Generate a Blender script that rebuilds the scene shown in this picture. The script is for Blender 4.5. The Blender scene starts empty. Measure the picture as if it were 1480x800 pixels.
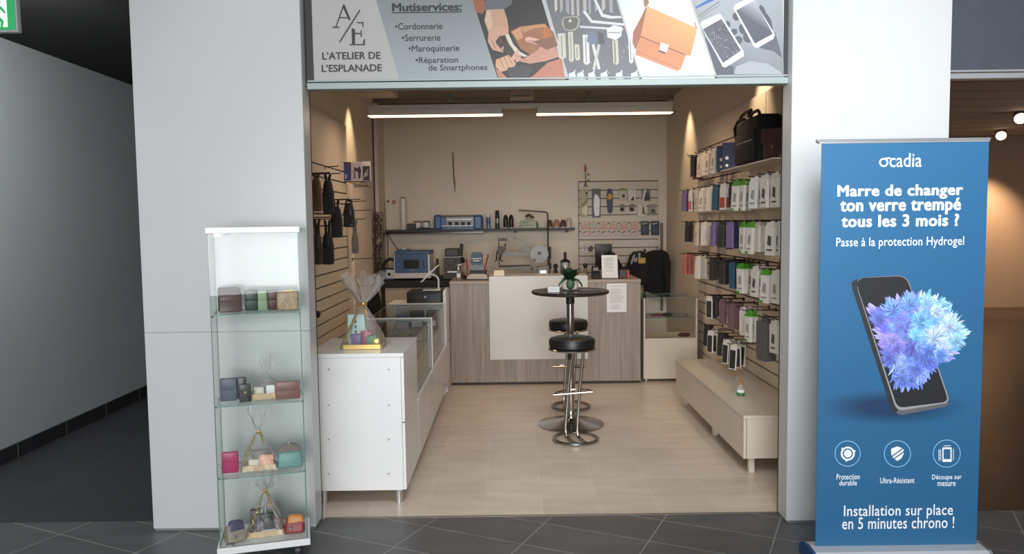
import bpy, bmesh, math, random
from mathutils import Vector, Matrix, noise

# ------------------------------------------------------------------ camera, light, exposure
sc = bpy.context.scene
C = sc.collection
PI = math.pi
RN = random.Random(11)
F, EYE = 1100.0, 1.645                       # focal length in pixels of a 1480 wide frame, eye height
PITCH, ROLL = math.atan(78 / F), 0.0125
_w = Vector((0, math.cos(PITCH), -math.sin(PITCH)))
_r0 = Vector((1, 0, 0)); _u0 = _r0.cross(_w)
_r = _r0 * math.cos(ROLL) - _u0 * math.sin(ROLL)
_u = _u0 * math.cos(ROLL) + _r0 * math.sin(ROLL)
cd = bpy.data.cameras.new('camera'); cam = bpy.data.objects.new('camera', cd); C.objects.link(cam)
cd.sensor_width = 36; cd.sensor_fit = 'HORIZONTAL'; cd.lens = F / 1480 * 36; cd.clip_start = 0.05
cam.matrix_world = Matrix(((_r.x, _u.x, -_w.x, 0), (_r.y, _u.y, -_w.y, 0), (_r.z, _u.z, -_w.z, EYE), (0, 0, 0, 1)))
sc.camera = cam
sc.view_settings.view_transform = 'Standard'; sc.view_settings.look = 'None'
sc.view_settings.gamma = 1; sc.view_settings.use_curve_mapping = False
sc.view_settings.exposure = 0.0
sc.cycles.transparent_max_bounces = 40

W = bpy.data.worlds.new('daylight'); sc.world = W; W.use_nodes = True
wn = W.node_tree.nodes; wl = W.node_tree.links
bg = wn['Background']; bg.inputs['Color'].default_value = (0.88, 0.95, 1.0, 1); bg.inputs['Strength'].default_value = 0.5

def light(name, kind, loc, energy, col, size=0.1, rot=None, aim=None, **kw):
    d = bpy.data.lights.new(name, kind); o = bpy.data.objects.new(name, d); C.objects.link(o)
    o.location = loc; d.energy = energy; d.color = col
    if kind == 'AREA':
        d.shape = 'RECTANGLE'; d.size, d.size_y = size if isinstance(size, tuple) else (size, size)
    else: d.shadow_soft_size = size
    if aim is not None: o.rotation_euler = (Vector(aim) - Vector(loc)).to_track_quat('-Z', 'Y').to_euler()
    for k, v in kw.items(): setattr(d, k, v)
    return o
# daylight of the mall's glazed front, behind the camera, plus unseen fill lights
light('daylight_area', 'AREA', (0.7, 0.6, 3.1), 18, (0.92, 0.96, 1.0), (1.2, 0.9), aim=(1.95, 4.0, 2.2), spread=math.radians(62))  # no window here: unseen light added to brighten the upper right pillar
light('entrance_floor_fill', 'AREA', (0.3, 2.0, 3.5), 7, (0.98, 0.98, 1.0), (1.6, 0.6), aim=(0.3, 5.1, 0.0), spread=math.radians(52))  # unseen fill added to lift the floor at the shop entrance
light('daylight_area', 'AREA', (-0.3, -7.0, 2.0), 800, (0.97, 0.98, 1.0), (6.0, 3.2), aim=(-0.2, 5.0, 1.3))
light('corridor_fill', 'AREA', (-2.75, 4.1, 2.95), 58, (0.95, 0.98, 0.97), (0.6, 0.6), aim=(-3.7, 5.6, 1.2))  # fill added above the frame to brighten the corridor wall

# ------------------------------------------------------------------ geometry of the picture: a pixel on a plane
def ray(x, y): return _w + _r * ((x - 740) / F) - _u * ((y - 400) / F)
def at(x, y, Y):
    d = ray(x, y); return Vector((0, 0, EYE)) + d * (Y / d.y)
def atX(x, y, X):
    d = ray(x, y); return Vector((0, 0, EYE)) + d * (X / d.x)
def atZ(x, y, z=0):
    d = ray(x, y); return Vector((0, 0, EYE)) + d * ((z - EYE) / d.z)

# ------------------------------------------------------------------ materials
def lin(c):
    c = c / 255.0
    return c / 12.92 if c <= 0.04045 else ((c + 0.055) / 1.055) ** 2.4
def L3(rgb): return tuple(lin(v) for v in rgb)
_mats = {}
def M(name, rgb, rough=0.5, metal=0.0, var=0.06, scale=14.0, emit=0.0, spec=0.5, coat=0.0, stretch=None, bump=0.0):
    if name in _mats: return _mats[name]
    m = bpy.data.materials.new(name); m.use_nodes = True; _mats[name] = m
    n = m.node_tree.nodes; l = m.node_tree.links; b = n['Principled BSDF']
    col = L3(rgb)
    b.inputs['Roughness'].default_value = rough; b.inputs['Metallic'].default_value = metal
    b.inputs['Specular IOR Level'].default_value = spec; b.inputs['Coat Weight'].default_value = coat
    tc = n.new('ShaderNodeTexCoord'); nz = n.new('ShaderNodeTexNoise')
    nz.inputs['Scale'].default_value = scale; nz.inputs['Detail'].default_value = 4
    if stretch:
        mp = n.new('ShaderNodeMapping'); mp.inputs['Scale'].default_value = stretch
        l.new(tc.outputs['Object'], mp.inputs['Vector']); l.new(mp.outputs['Vector'], nz.inputs['Vector'])
    else: l.new(tc.outputs['Object'], nz.inputs['Vector'])
    rp = n.new('ShaderNodeValToRGB'); l.new(nz.outputs['Fac'], rp.inputs['Fac'])
    rp.color_ramp.elements[0].position = 0.3; rp.color_ramp.elements[1].position = 0.7
    rp.color_ramp.elements[0].color = (*[v * (1 - var) for v in col], 1)
    rp.color_ramp.elements[1].color = (*[min(1, v * (1 + var)) for v in col], 1)
    l.new(rp.outputs['Color'], b.inputs['Base Color'])
    if bump:
        bp = n.new('ShaderNodeBump'); bp.inputs['Strength'].default_value = bump; bp.inputs['Distance'].default_value = 0.003
        l.new(nz.outputs['Fac'], bp.inputs['Height']); l.new(bp.outputs['Normal'], b.inputs['Normal'])
    if emit:
        b.inputs['Emission Color'].default_value = (*col, 1); b.inputs['Emission Strength'].default_value = emit
    return m
def print_mat(name, rough=0.45):
    """printed ink: the colour of each printed area is stored with the print"""
    m = bpy.data.materials.new(name); m.use_nodes = True
    n = m.node_tree.nodes; b = n['Principled BSDF']; b.inputs['Roughness'].default_value = rough
    a = n.new('ShaderNodeAttribute'); a.attribute_name = 'ink'
    m.node_tree.links.new(a.outputs['Color'], b.inputs['Base Color'])
    return m
def glassy(name, tint, rough=0.0, milk=0.0, ior=1.45, milkcol=(0.92, 0.94, 0.95), boost=1.0, soft=False):
    m = bpy.data.materials.new(name); m.use_nodes = True; _mats[name] = m
    n = m.node_tree.nodes; l = m.node_tree.links
    for x in list(n): n.remove(x)
    o = n.new('ShaderNodeOutputMaterial'); t = n.new('ShaderNodeBsdfTransparent'); t.inputs['Color'].default_value = (*tint, 1)
    g = n.new('ShaderNodeBsdfGlossy'); g.inputs['Roughness'].default_value = rough
    f = n.new('ShaderNodeFresnel'); f.inputs['IOR'].default_value = ior
    mx = n.new('ShaderNodeMixShader')
    if boost != 1.0:
        mu = n.new('ShaderNodeMath'); mu.operation = 'MULTIPLY'; mu.use_clamp = True; mu.inputs[1].default_value = boost
        l.new(f.outputs[0], mu.inputs[0]); l.new(mu.outputs[0], mx.inputs[0])
    else: l.new(f.outputs[0], mx.inputs[0])
    l.new(t.outputs[0], mx.inputs[1]); l.new(g.outputs[0], mx.inputs[2])
    if milk:
        d = n.new('ShaderNodeBsdfDiffuse'); d.inputs['Color'].default_value = (*milkcol, 1)
        if soft:
            tr = n.new('ShaderNodeBsdfTranslucent'); tr.inputs['Color'].default_value = (*milkcol, 1); ad = n.new('ShaderNodeMixShader'); ad.inputs[0].default_value = 0.5
            l.new(d.outputs[0], ad.inputs[1]); l.new(tr.outputs[0], ad.inputs[2]); d = ad
        m2 = n.new('ShaderNodeMixShader'); m2.inputs[0].default_value = milk
        l.new(mx.outputs[0], m2.inputs[1]); l.new(d.outputs[0], m2.inputs[2]); l.new(m2.outputs[0], o.inputs[0])
    else: l.new(mx.outputs[0], o.inputs[0])
    return m
def tile_mat(name, base, grout, su, sv, u0, v0, ang, rough, gw, mottle=0.12, mscale=5.0, tilevar=0.05, spec=0.5):
    m = bpy.data.materials.new(name); m.use_nodes = True
    n = m.node_tree.nodes; l = m.node_tree.links; b = n['Principled BSDF']
    g = n.new('ShaderNodeNewGeometry'); mp = n.new('ShaderNodeMapping'); mp.vector_type = 'TEXTURE'
    mp.inputs['Rotation'].default_value = (0, 0, ang)
    l.new(g.outputs['Position'], mp.inputs['Vector'])
    off = n.new('ShaderNodeVectorMath'); off.operation = 'SUBTRACT'; off.inputs[1].default_value = (u0 - 40 * su, v0 - 40 * sv, 0)
    l.new(mp.outputs['Vector'], off.inputs[0])
    br = n.new('ShaderNodeTexBrick'); br.offset = 0.0; br.squash = 1.0
    br.inputs['Scale'].default_value = 1.0; br.inputs['Brick Width'].default_value = su; br.inputs['Row Height'].default_value = sv
    br.inputs['Mortar Size'].default_value = gw; br.inputs['Mortar Smooth'].default_value = 0.2; br.inputs['Bias'].default_value = 0
    c = L3(base)
    br.inputs['Color1'].default_value = (*[v * (1 - tilevar) for v in c], 1)
    br.inputs['Color2'].default_value = (*[v * (1 + tilevar) for v in c], 1)
    br.inputs['Mortar'].default_value = (*L3(grout), 1)
    l.new(off.outputs[0], br.inputs['Vector'])
    nz = n.new('ShaderNodeTexNoise'); nz.inputs['Scale'].default_value = mscale; nz.inputs['Detail'].default_value = 6
    mp2 = n.new('ShaderNodeMapping'); mp2.inputs['Scale'].default_value = (0.6, 2.2, 1)
    l.new(g.outputs['Position'], mp2.inputs['Vector']); l.new(mp2.outputs['Vector'], nz.inputs['Vector'])
    rp = n.new('ShaderNodeMapRange'); rp.inputs['To Min'].default_value = 1 - mottle; rp.inputs['To Max'].default_value = 1 + mottle
    rp.inputs['From Min'].default_value = 0.3; rp.inputs['From Max'].default_value = 0.7
    l.new(nz.outputs['Fac'], rp.inputs['Value'])
    mx = n.new('ShaderNodeMix'); mx.data_type = 'RGBA'; mx.blend_type = 'MULTIPLY'; mx.inputs[0].default_value = 1.0
    l.new(br.outputs['Color'], mx.inputs[6]); l.new(rp.outputs[0], mx.inputs[7])
    l.new(mx.outputs[2], b.inputs['Base Color'])
    b.inputs['Roughness'].default_value = rough; b.inputs['Specular IOR Level'].default_value = spec
    return m
def wood_mat(name, c1, c2, scale=(9, 9, 0.7), rough=0.45):
    m = bpy.data.materials.new(name); m.use_nodes = True; _mats[name] = m
    n = m.node_tree.nodes; l = m.node_tree.links; b = n['Principled BSDF']
    tc = n.new('ShaderNodeTexCoord'); mp = n.new('ShaderNodeMapping'); mp.inputs['Scale'].default_value = scale
    l.new(tc.outputs['Object'], mp.inputs['Vector'])
    nz = n.new('ShaderNodeTexNoise'); nz.inputs['Scale'].default_value = 2.2; nz.inputs['Detail'].default_value = 7; nz.inputs['Distortion'].default_value = 0.6
    l.new(mp.outputs['Vector'], nz.inputs['Vector'])
    rp = n.new('ShaderNodeValToRGB'); rp.color_ramp.elements[0].position = 0.32; rp.color_ramp.elements[1].position = 0.68
    rp.color_ramp.elements[0].color = (*L3(c1), 1); rp.color_ramp.elements[1].color = (*L3(c2), 1)
    l.new(nz.outputs['Fac'], rp.inputs['Fac']); l.new(rp.outputs['Color'], b.inputs['Base Color'])
    b.inputs['Roughness'].default_value = rough
    return m

WHITE = M('white_lacquer', (226, 226, 225), 0.28, var=0.015, scale=3)
CREAMW = M('cream_white_lacquer', (207, 197, 180), 0.3, var=0.015, scale=3)
PANEL = M('white_pillar_panel', (196, 197, 196), 0.32, var=0.02, scale=1.5)
WALLW = M('painted_wall', (234, 222, 203), 0.75, var=0.02, scale=3)
SLATW = M('slatwall_board', (216, 206, 190), 0.55, var=0.02, scale=3)
GROOVE = M('dark_groove', (40, 33, 28), 0.8)
BLACK = M('matte_black', (22, 22, 23), 0.55, var=0.1)
BLACKG = M('gloss_black', (16, 16, 18), 0.22, var=0.1)
DARKG = M('dark_grey', (58, 58, 60), 0.5)
MIDG = M('mid_grey', (128, 128, 127), 0.5)
ALU = M('aluminium', (205, 206, 208), 0.32, 0.9, var=0.03)
CHROME = M('chrome', (168, 165, 160), 0.17, 1.0, var=0.02)
STEEL = M('steel', (150, 150, 150), 0.35, 0.85, var=0.06)
GOLD = M('gold_foil', (214, 178, 92), 0.28, 0.75, var=0.1)
SILVERP = M('silver_paint', (138, 139, 136), 0.4, 0.3)
GREENTAB = M('green_tab', (84, 158, 44), 0.45)
LEATHERK = M('black_leather', (24, 24, 25), 0.38, var=0.2, scale=60, bump=0.2)
CLOTHK = M('black_fabric', (20, 20, 22), 0.9, var=0.25, scale=50, bump=0.3)
GLASS = glassy('clear_glass', (0.974, 0.988, 0.982), 0.0, boost=0.4)
GLASSE = M('glass_edge', (96, 128, 120), 0.2, var=0.08)
CELLO = glassy('cellophane', (0.98, 0.985, 0.985), 0.16, milk=0.15, ior=1.45, boost=0.6, soft=True)
ACRYL = glassy('clear_plastic', (0.94, 0.95, 0.95), 0.08, milk=0.10)
PAPER = M('white_paper', (232, 232, 230), 0.7, var=0.01)
INK = print_mat('printed_ink')

# ------------------------------------------------------------------ mesh building
class B:
    def __init__(s): s.bm = bmesh.new(); s.mi = 0
    def _f(s, vs):
        try: f = s.bm.faces.new(vs)
        except ValueError: return None
        f.material_index = s.mi; return f
    def face(s, pts): return s._f([s.bm.verts.new(Vector(p)) for p in pts])
    def hexa(s, p, bev=0.0, seg=2):
        v = [s.bm.verts.new(Vector(q)) for q in p]
        fs = [s._f([v[i] for i in q]) for q in ((0, 3, 2, 1), (4, 5, 6, 7), (0, 1, 5, 4), (1, 2, 6, 5), (2, 3, 7, 6), (3, 0, 4, 7))]
        if bev > 0:
            es = list({e for f in fs for e in f.edges})
            r = bmesh.ops.bevel(s.bm, geom=es, offset=bev, segments=seg, profile=0.5, affect='EDGES')
            for f in r['faces']: f.material_index = s.mi
        return s
    def box(s, x0, x1, y0, y1, z0, z1, bev=0.0, seg=2):
        return s.hexa([(x0, y0, z0), (x1, y0, z0), (x1, y1, z0), (x0, y1, z0), (x0, y0, z1), (x1, y0, z1), (x1, y1, z1), (x0, y1, z1)], bev, seg)
    def ring(s, c, u, v, r, n, r2=None):
        r2 = r if r2 is None else r2
        return [s.bm.verts.new(Vector(c) + u * (r * math.cos(2 * PI * i / n)) + v * (r2 * math.sin(2 * PI * i / n))) for i in range(n)]
    def bridge(s, a, b):
        n = len(a)
        for i in range(n): s._f([a[i], a[(i + 1) % n], b[(i + 1) % n], b[i]])
    def cyl(s, p0, p1, r0, r1=None, n=16, caps=True):
        p0, p1 = Vector(p0), Vector(p1); d = (p1 - p0).normalized()
        u = d.orthogonal().normalized(); v = d.cross(u)
        a = s.ring(p0, u, v, r0, n); b = s.ring(p1, u, v, r0 if r1 is None else r1, n); s.bridge(a, b)
        if caps: s._f(a[::-1]); s._f(b)
        return s
    def tube(s, pts, r, n=8, closed=False, caps=True):
        P = [Vector(p) for p in pts]; N = len(P); rings = []; u = None
        for i in range(N):
            if closed: d = (P[(i + 1) % N] - P[i - 1]).normalized()
            else: d = (P[min(i + 1, N - 1)] - P[max(i - 1, 0)]).normalized()
            if u is None: u = d.orthogonal().normalized()
            u = (u - d * u.dot(d)); u = u.normalized() if u.length > 1e-6 else d.orthogonal().normalized()
            rr = r[i] if isinstance(r, (list, tuple)) else r
            rings.append(s.ring(P[i], u, d.cross(u), rr, n))
        for i in range(N - 1): s.bridge(rings[i], rings[i + 1])
        if closed: s.bridge(rings[-1], rings[0])
        elif caps: s._f(rings[0][::-1]); s._f(rings[-1])
        return s
    def lathe(s, prof, c=(0, 0, 0), n=28, wob=None):
        c = Vector(c); rings = []
        for k, (r, z) in enumerate(prof):
            rg = []
            for i in range(n):
                a = 2 * PI * i / n; q = r * (wob(a, k) if wob else 1)
                rg.append(s.bm.verts.new(c + Vector((q * math.cos(a), q * math.sin(a), z))))
            rings.append(rg)
        for i in range(len(rings) - 1): s.bridge(rings[i], rings[i + 1])
        if prof[0][0] > 1e-5: s._f(rings[0][::-1])
        if prof[-1][0] > 1e-5: s._f(rings[-1])
        return s
    def prism(s, poly, o, ax, ay, d):
        """outline poly (a, b) laid on axes ax, ay from o, pushed by the vector d"""
        o, ax, ay, d = Vector(o), Vector(ax), Vector(ay), Vector(d)
        a = [s.bm.verts.new(o + ax * p[0] + ay * p[1]) for p in poly]
        b = [s.bm.verts.new(v.co + d) for v in a]
        s._f(a[::-1]); s._f(b); s.bridge(a, b); return s
    def pxprism(s, px, Y, depth):
        a = [s.bm.verts.new(at(x, y, Y)) for x, y in px]
        b = [s.bm.verts.new(v.co + Vector((0, depth, 0))) for v in a]
        s._f(a); s._f(b[::-1]); s.bridge(b, a); return s
    def pxbox(s, x0, y0, x1, y1, Y, depth, bev=0.0):
        p, q = at(x0, y1, Y), at(x1, y0, Y); return s.box(p.x, q.x, Y, Y + depth, p.z, q.z, bev)
    def ell(s, c, r, n=16, m=10, squash=None):
        c = Vector(c); prof = []
        rings = []
        for k in range(1, m):
            t = PI * k / m
            rings.append([s.bm.verts.new(c + Vector((r[0] * math.sin(t) * math.cos(2 * PI * i / n), r[1] * math.sin(t) * math.sin(2 * PI * i / n), -r[2] * math.cos(t)))) for i in range(n)])
        lo = s.bm.verts.new(c - Vector((0, 0, r[2]))); hi = s.bm.verts.new(c + Vector((0, 0, r[2])))
        for i in range(n): s._f([lo, rings[0][(i + 1) % n], rings[0][i]])
        for k in range(len(rings) - 1): s.bridge(rings[k], rings[k + 1])
        for i in range(n): s._f([rings[-1][i], rings[-1][(i + 1) % n], hi])
        return s
    def xf(s, m): bmesh.ops.transform(s.bm, matrix=m, verts=s.bm.verts); return s
    def jitter(s, amt, sc_=8.0, seed=0.0):
        for v in s.bm.verts: v.co += noise.noise_vector(v.co * sc_ + Vector((seed, seed * 2, 0))) * amt
        return s
WM = {}
def obj(name, b, mats, parent=None, local=False, smooth=False, ang=0.6):
    me = bpy.data.meshes.new(name); bm = b.bm
    bmesh.ops.recalc_face_normals(bm, faces=bm.faces)
    o = bpy.data.objects.new(name, me); C.objects.link(o)
    if parent is None:
        lo = Vector([min(v.co[i] for v in bm.verts) for i in range(3)]); hi = Vector([max(v.co[i] for v in bm.verts) for i in range(3)])
        c = Vector(((lo.x + hi.x) / 2, (lo.y + hi.y) / 2, lo.z))
        bmesh.ops.translate(bm, vec=-c, verts=bm.verts); o.location = c; WM[o.name] = Matrix.Translation(c)
    else:
        wm = WM[parent.name]
        if not local: b.xf(wm.inverted())
        o.parent = parent; WM[o.name] = wm
    bm.to_mesh(me); bm.free()
    for m in (mats if isinstance(mats, (list, tuple)) else [mats]): me.materials.append(m)
    if smooth:
        for p in me.polygons: p.use_smooth = True
        me.set_sharp_from_angle(angle=ang)
    return o
def tag(o, label, cat, group=None, kind=None):
    o['label'] = label; o['category'] = cat
    if group: o['group'] = group
    if kind: o['kind'] = kind
    return o
def struct(name, b, m, parent=None, **kw):
    o = obj(name, b, m, parent, **kw)
    if parent is None: o['kind'] = 'structure'
    return o
def thing(name, label, cat, loc=(0, 0, 0), rotz=0.0, group=None):
    o = bpy.data.objects.new(name, None); C.objects.link(o); o.location = loc; o.rotation_euler = (0, 0, rotz)
    o.empty_display_size = 0.05
    WM[o.name] = Matrix.Translation(Vector(loc)) @ Matrix.Rotation(rotz, 4, 'Z')
    return tag(o, label, cat, group)
def dup(root, loc, rotz, label):
    r = root.copy(); C.objects.link(r); r.location = loc; r.rotation_euler = (0, 0, rotz); r['label'] = label
    WM[r.name] = Matrix.Translation(Vector(loc)) @ Matrix.Rotation(rotz, 4, 'Z')
    for ch in list(root.children):
        c = ch.copy(); C.objects.link(c); c.parent = r
        for g in list(ch.children):
            d = g.copy(); C.objects.link(d); d.parent = c
    return r
class Print:
    """flat printed areas on a plane facing the viewer's side (normal -Y), later areas over earlier ones"""
    def __init__(s, Y): s.Y = Y; s.bm = bmesh.new(); s.cl = s.bm.loops.layers.float_color.new('ink'); s.k = 0
    def poly(s, px, rgb, cols=None):
        s.k += 1; Y = s.Y - 0.00003 * s.k
        vs = [s.bm.verts.new(at(x, y, Y)) for x, y in px]
        f = s.bm.faces.new(vs)
        for i, lp in enumerate(f.loops): lp[s.cl] = (*L3(cols[i] if cols else rgb), 1)
        f.normal_update()
        if f.normal.y > 0: f.normal_flip()
        return s
    def line(s, a, b, w, rgb):
        a, b = Vector(a), Vector(b); d = (b - a).normalized(); n = Vector((-d.y, d.x)) * (w / 2)
        return s.poly([a + n, b + n, b - n, a - n], rgb)
    def disc(s, c, r, rgb, n=28, r2=None, rot=0.0):
        r2 = r if r2 is None else r2; cs, sn = math.cos(rot), math.sin(rot); out = []
        for i in range(n):
            x, y = r * math.cos(2 * PI * i / n), r2 * math.sin(2 * PI * i / n); out.append((c[0] + x * cs - y * sn, c[1] + x * sn + y * cs))
        return s.poly(out, rgb)
    def circ(s, c, r, w, rgb, n=40, a0=0.0, a1=2 * PI):
        s.k += 1; Y = s.Y - 0.00003 * s.k
        def q(rr, t): return s.bm.verts.new(at(c[0] + rr * math.cos(t), c[1] + rr * math.sin(t), Y))
        for i in range(n):
            t0, t1 = a0 + (a1 - a0) * i / n, a0 + (a1 - a0) * (i + 1) / n
            f = s.bm.faces.new([q(r - w / 2, t0), q(r + w / 2, t0), q(r + w / 2, t1), q(r - w / 2, t1)])
            for lp in f.loops: lp[s.cl] = (*L3(rgb), 1)
        return s
    def done(s, name, parent):
        me = bpy.data.meshes.new(name); o = bpy.data.objects.new(name, me); C.objects.link(o)
        bmesh.ops.transform(s.bm, matrix=WM[parent.name].inverted(), verts=s.bm.verts)
        o.parent = parent; WM[o.name] = WM[parent.name]
        s.bm.to_mesh(me); s.bm.free(); me.materials.append(INK); return o
def text_bm(body, offset=0.0, spacing=1.0):
    cu = bpy.data.curves.new('lettering', 'FONT'); cu.body = body; cu.size = 1.0; cu.offset = offset; cu.extrude = 0.0; cu.space_character = spacing
    cu.resolution_u = 3
    o = bpy.data.objects.new('lettering', cu); C.objects.link(o)
    dg = bpy.context.evaluated_depsgraph_get()
    me = bpy.data.meshes.new_from_object(o.evaluated_get(dg))
    bpy.data.objects.remove(o); bpy.data.curves.remove(cu)
    b = B(); b.bm.from_mesh(me); bpy.data.meshes.remove(me); return b
def text(name, body, x0, y0, x1, y1, Y, m, parent, bold=0.0, spacing=1.0):
    """lettering whose outline fills the rectangle x0..x1, y0..y1 on the plane Y"""
    b = text_bm(body, 0.0, spacing)
    if bold > 0:                                   # heavier strokes: the outline drawn again around itself
        src = list(b.bm.faces)
        for k in range(8):
            a = k * PI / 4; r = bmesh.ops.duplicate(b.bm, geom=src)
            for v in r['geom']:
                if isinstance(v, bmesh.types.BMVert): v.co += Vector((bold * math.cos(a), bold * 0.6 * math.sin(a), 0.002 * (k + 1)))
    vs = b.bm.verts
    lx, hx = min(v.co.x for v in vs), max(v.co.x for v in vs); ly, hy = min(v.co.y for v in vs), max(v.co.y for v in vs)
    p00, p10, p01 = at(x0, y1, Y), at(x1, y1 - 0.0125 * (x1 - x0), Y), at(x0, y0, Y)
    for v in vs:
        u, w = (v.co.x - lx) / (hx - lx), (v.co.y - ly) / (hy - ly)
        v.co = p00 + (p10 - p00) * u + Vector((0, -0.02 * v.co.z, (p01.z - p00.z) * w))
    # one part per word: split where the gap between the letters is wide
    iv = sorted((min(v.co.x for v in f.verts), max(v.co.x for v in f.verts)) for f in b.bm.faces); gap = (p01.z - p00.z) * 0.17; cuts = []; end = iv[0][1]
    for a0, a1 in iv:
        if a0 - end > gap: cuts.append((a0 + end) / 2)
        end = max(end, a1)
    if not cuts: return obj(name, b, m, parent)
    edges = [-1e9] + cuts + [1e9]; src = bpy.data.meshes.new('lettering'); b.bm.to_mesh(src); b.bm.free()
    for lo, hi in zip(edges, edges[1:]):
        w = B(); w.bm.from_mesh(src); bmesh.ops.delete(w.bm, geom=[f for f in w.bm.faces if not lo < f.calc_center_median().x < hi], context='FACES')
        bmesh.ops.delete(w.bm, geom=[v for v in w.bm.verts if not v.link_faces], context='VERTS'); obj(name, w, m, parent)
    bpy.data.meshes.remove(src)

# ------------------------------------------------------------------ the setting
MALLT = tile_mat('slate_tiles', (86, 87, 88), (142, 142, 140), 0.585, 0.295, -2.18, 3.455, -0.4415, 0.42, 0.0035, 0.16, 3.0)
SHOPT = tile_mat('beige_tiles', (212, 198, 180), (222, 208, 190), 0.333, 0.335, -0.507, 4.45, 0.0, 0.3, 0.0025, 0.09, 5.0)
CORRT = tile_mat('corridor_tiles', (54, 55, 58), (80, 80, 80), 0.585, 0.585, 0, 0, 0.0, 0.5, 0.002, 0.12, 4.0)
CARPET = wood_mat('dark_brown_floor', (44, 30, 24), (62, 45, 36), (0.6, 5, 1), 0.32)
b = B(); b.box(-8, 8, -6, 4.175, -0.1, 0.0); struct('floor_mall', b, MALLT)
b = B(); b.box(-1.70, 2.02, 4.175, 9.8, -0.1, 0.002); struct('floor_shop', b, SHOPT)
b = B(); b.box(-3.6, -1.70, 4.175, 15, -0.1, -0.001); struct('floor_corridor', b, CORRT)
b = B(); b.box(2.2, 12.4, 4.175, 14, -0.1, 0.001); struct('floor_neighbour', b, CARPET)
b = B(); b.box(-1.07, 1.49, 4.172, 4.186, -0.01, 0.005, 0.002); struct('trim_1', b, M('bronze_strip', (120, 112, 104), 0.35, 0.7))      # threshold strip

# pillars beside the opening: white panels with thin joints over a dark core
def pillar(name, x0, x1, joints):
    b = B(); b.mi = 0; zs = [0.012] + joints + [3.3]
    for z0, z1 in zip(zs, zs[1:]): b.box(x0, x1, 4.03, 4.165, z0 + 0.0006, z1 - 0.0006, 0.0025, 1)
    b.mi = 1; b.box(x0 + 0.006, x1 - 0.006, 4.036, 4.16, 0.0, 3.3)
    struct(name, b, [PANEL, M('panel_core', (120, 120, 120), 0.7)])
pillar('wall_pillar_left', -1.965, -1.082, [1.085])
pillar('wall_pillar_right', 1.474, 2.300, [])
for nm, x in (('trim_2', -1.088), ('trim_3', 1.482)):                       # dark shutter guide rails
    b = B(); b.box(x - 0.005, x + 0.005, 4.167, 4.186, 0.003, 2.42); struct(nm, b, [BLACK])
# shop shell
b = B(); b.box(-1.80, -1.645, 4.20, 9.85, 0.0, 3.22); struct('wall_left', b, WALLW); b = B(); b.box(-1.645, -1.135, 4.20, 4.34, 0, 3.22); struct('wall_left_jamb', b, WALLW)
b = B(); b.box(1.975, 2.15, 4.20, 9.85, 0.0, 3.22); struct('wall_right', b, WALLW); b = B(); b.box(1.56, 1.975, 4.20, 4.34, 0, 3.22); struct('wall_right_jamb', b, WALLW)
b = B(); b.box(-1.80, 2.15, 9.72, 9.90, 0.0, 3.22); b.box(-1.645, -1.60, 9.25, 9.72, 0, 3.1); struct('wall_back', b, WALLW)
CEIL = M('grey_ceiling', (146, 138, 128), 0.85, var=0.08, scale=2)
b = B(); b.box(-1.80, 2.15, 4.40, 9.85, 3.15, 3.27); b.box(-1.645, 1.975, 9.3, 9.33, 3.10, 3.15); struct('ceiling', b, CEIL)
b = B(); b.box(-1.645, 1.975, 9.66, 9.72, 3.09, 3.15); struct('trim_4', b, BLACK)                # shadow gap over the back wall
b = B(); b.box(-1.645, -1.25, 8.30, 8.62, 3.05, 3.15, 0.004); struct('trim_5', b, WALLW)          # small white soffit in the left corner
b = B(); b.box(-1.645, -1.63, 9.17, 9.19, 0.0, 3.02); struct('trim_6', b, DARKG)
# lintel above the opening
b = B(); b.box(-1.09, 1.48, 4.16, 4.40, 2.445, 3.3); struct('wall_lintel', b, M('lintel_black', (44, 42, 42), 0.6))
b = B()
b.box(-1.072, 1.474, 4.085, 4.16, 2.362, 2.396, 0.003); b.box(-1.072, 1.474, 4.095, 4.16, 2.402, 2.412, 0.002)
struct('trim_7', b, M('brushed_bar', (150, 160, 157), 0.5, 0.3, var=0.02))                      # bar the shutter runs behind

# corridor on the left
CW = M('corridor_wall_paint', (166, 170, 171), 0.6, var=0.03, scale=1.2)
b = B(); b.box(-3.75, -3.6, -1, 15, 0.0, 3.0); struct('wall_corridor', b, CW)
b = B(); b.box(-3.6, -3.585, -1, 15, 0.0, 0.105)
b.mi = 1
for k in range(14): b.box(-3.586, -3.5845, 4.20 + k * 0.6, 4.204 + k * 0.6, 0.0, 0.104)
struct('baseboard_corridor', b, [M('black_skirting', (40, 41, 43), 0.4), MIDG])
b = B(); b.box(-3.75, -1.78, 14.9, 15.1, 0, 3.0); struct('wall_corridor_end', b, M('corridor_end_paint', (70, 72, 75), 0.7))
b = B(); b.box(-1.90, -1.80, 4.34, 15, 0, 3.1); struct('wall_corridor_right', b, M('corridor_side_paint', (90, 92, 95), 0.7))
CB = M('black_ceiling_mesh', (14, 14, 15), 0.9, var=0.3, scale=60)
b = B(); b.box(-3.75, -1.80, 2.9, 15, 3.0, 3.1)
struct('ceiling_corridor', b, CB)

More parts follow.
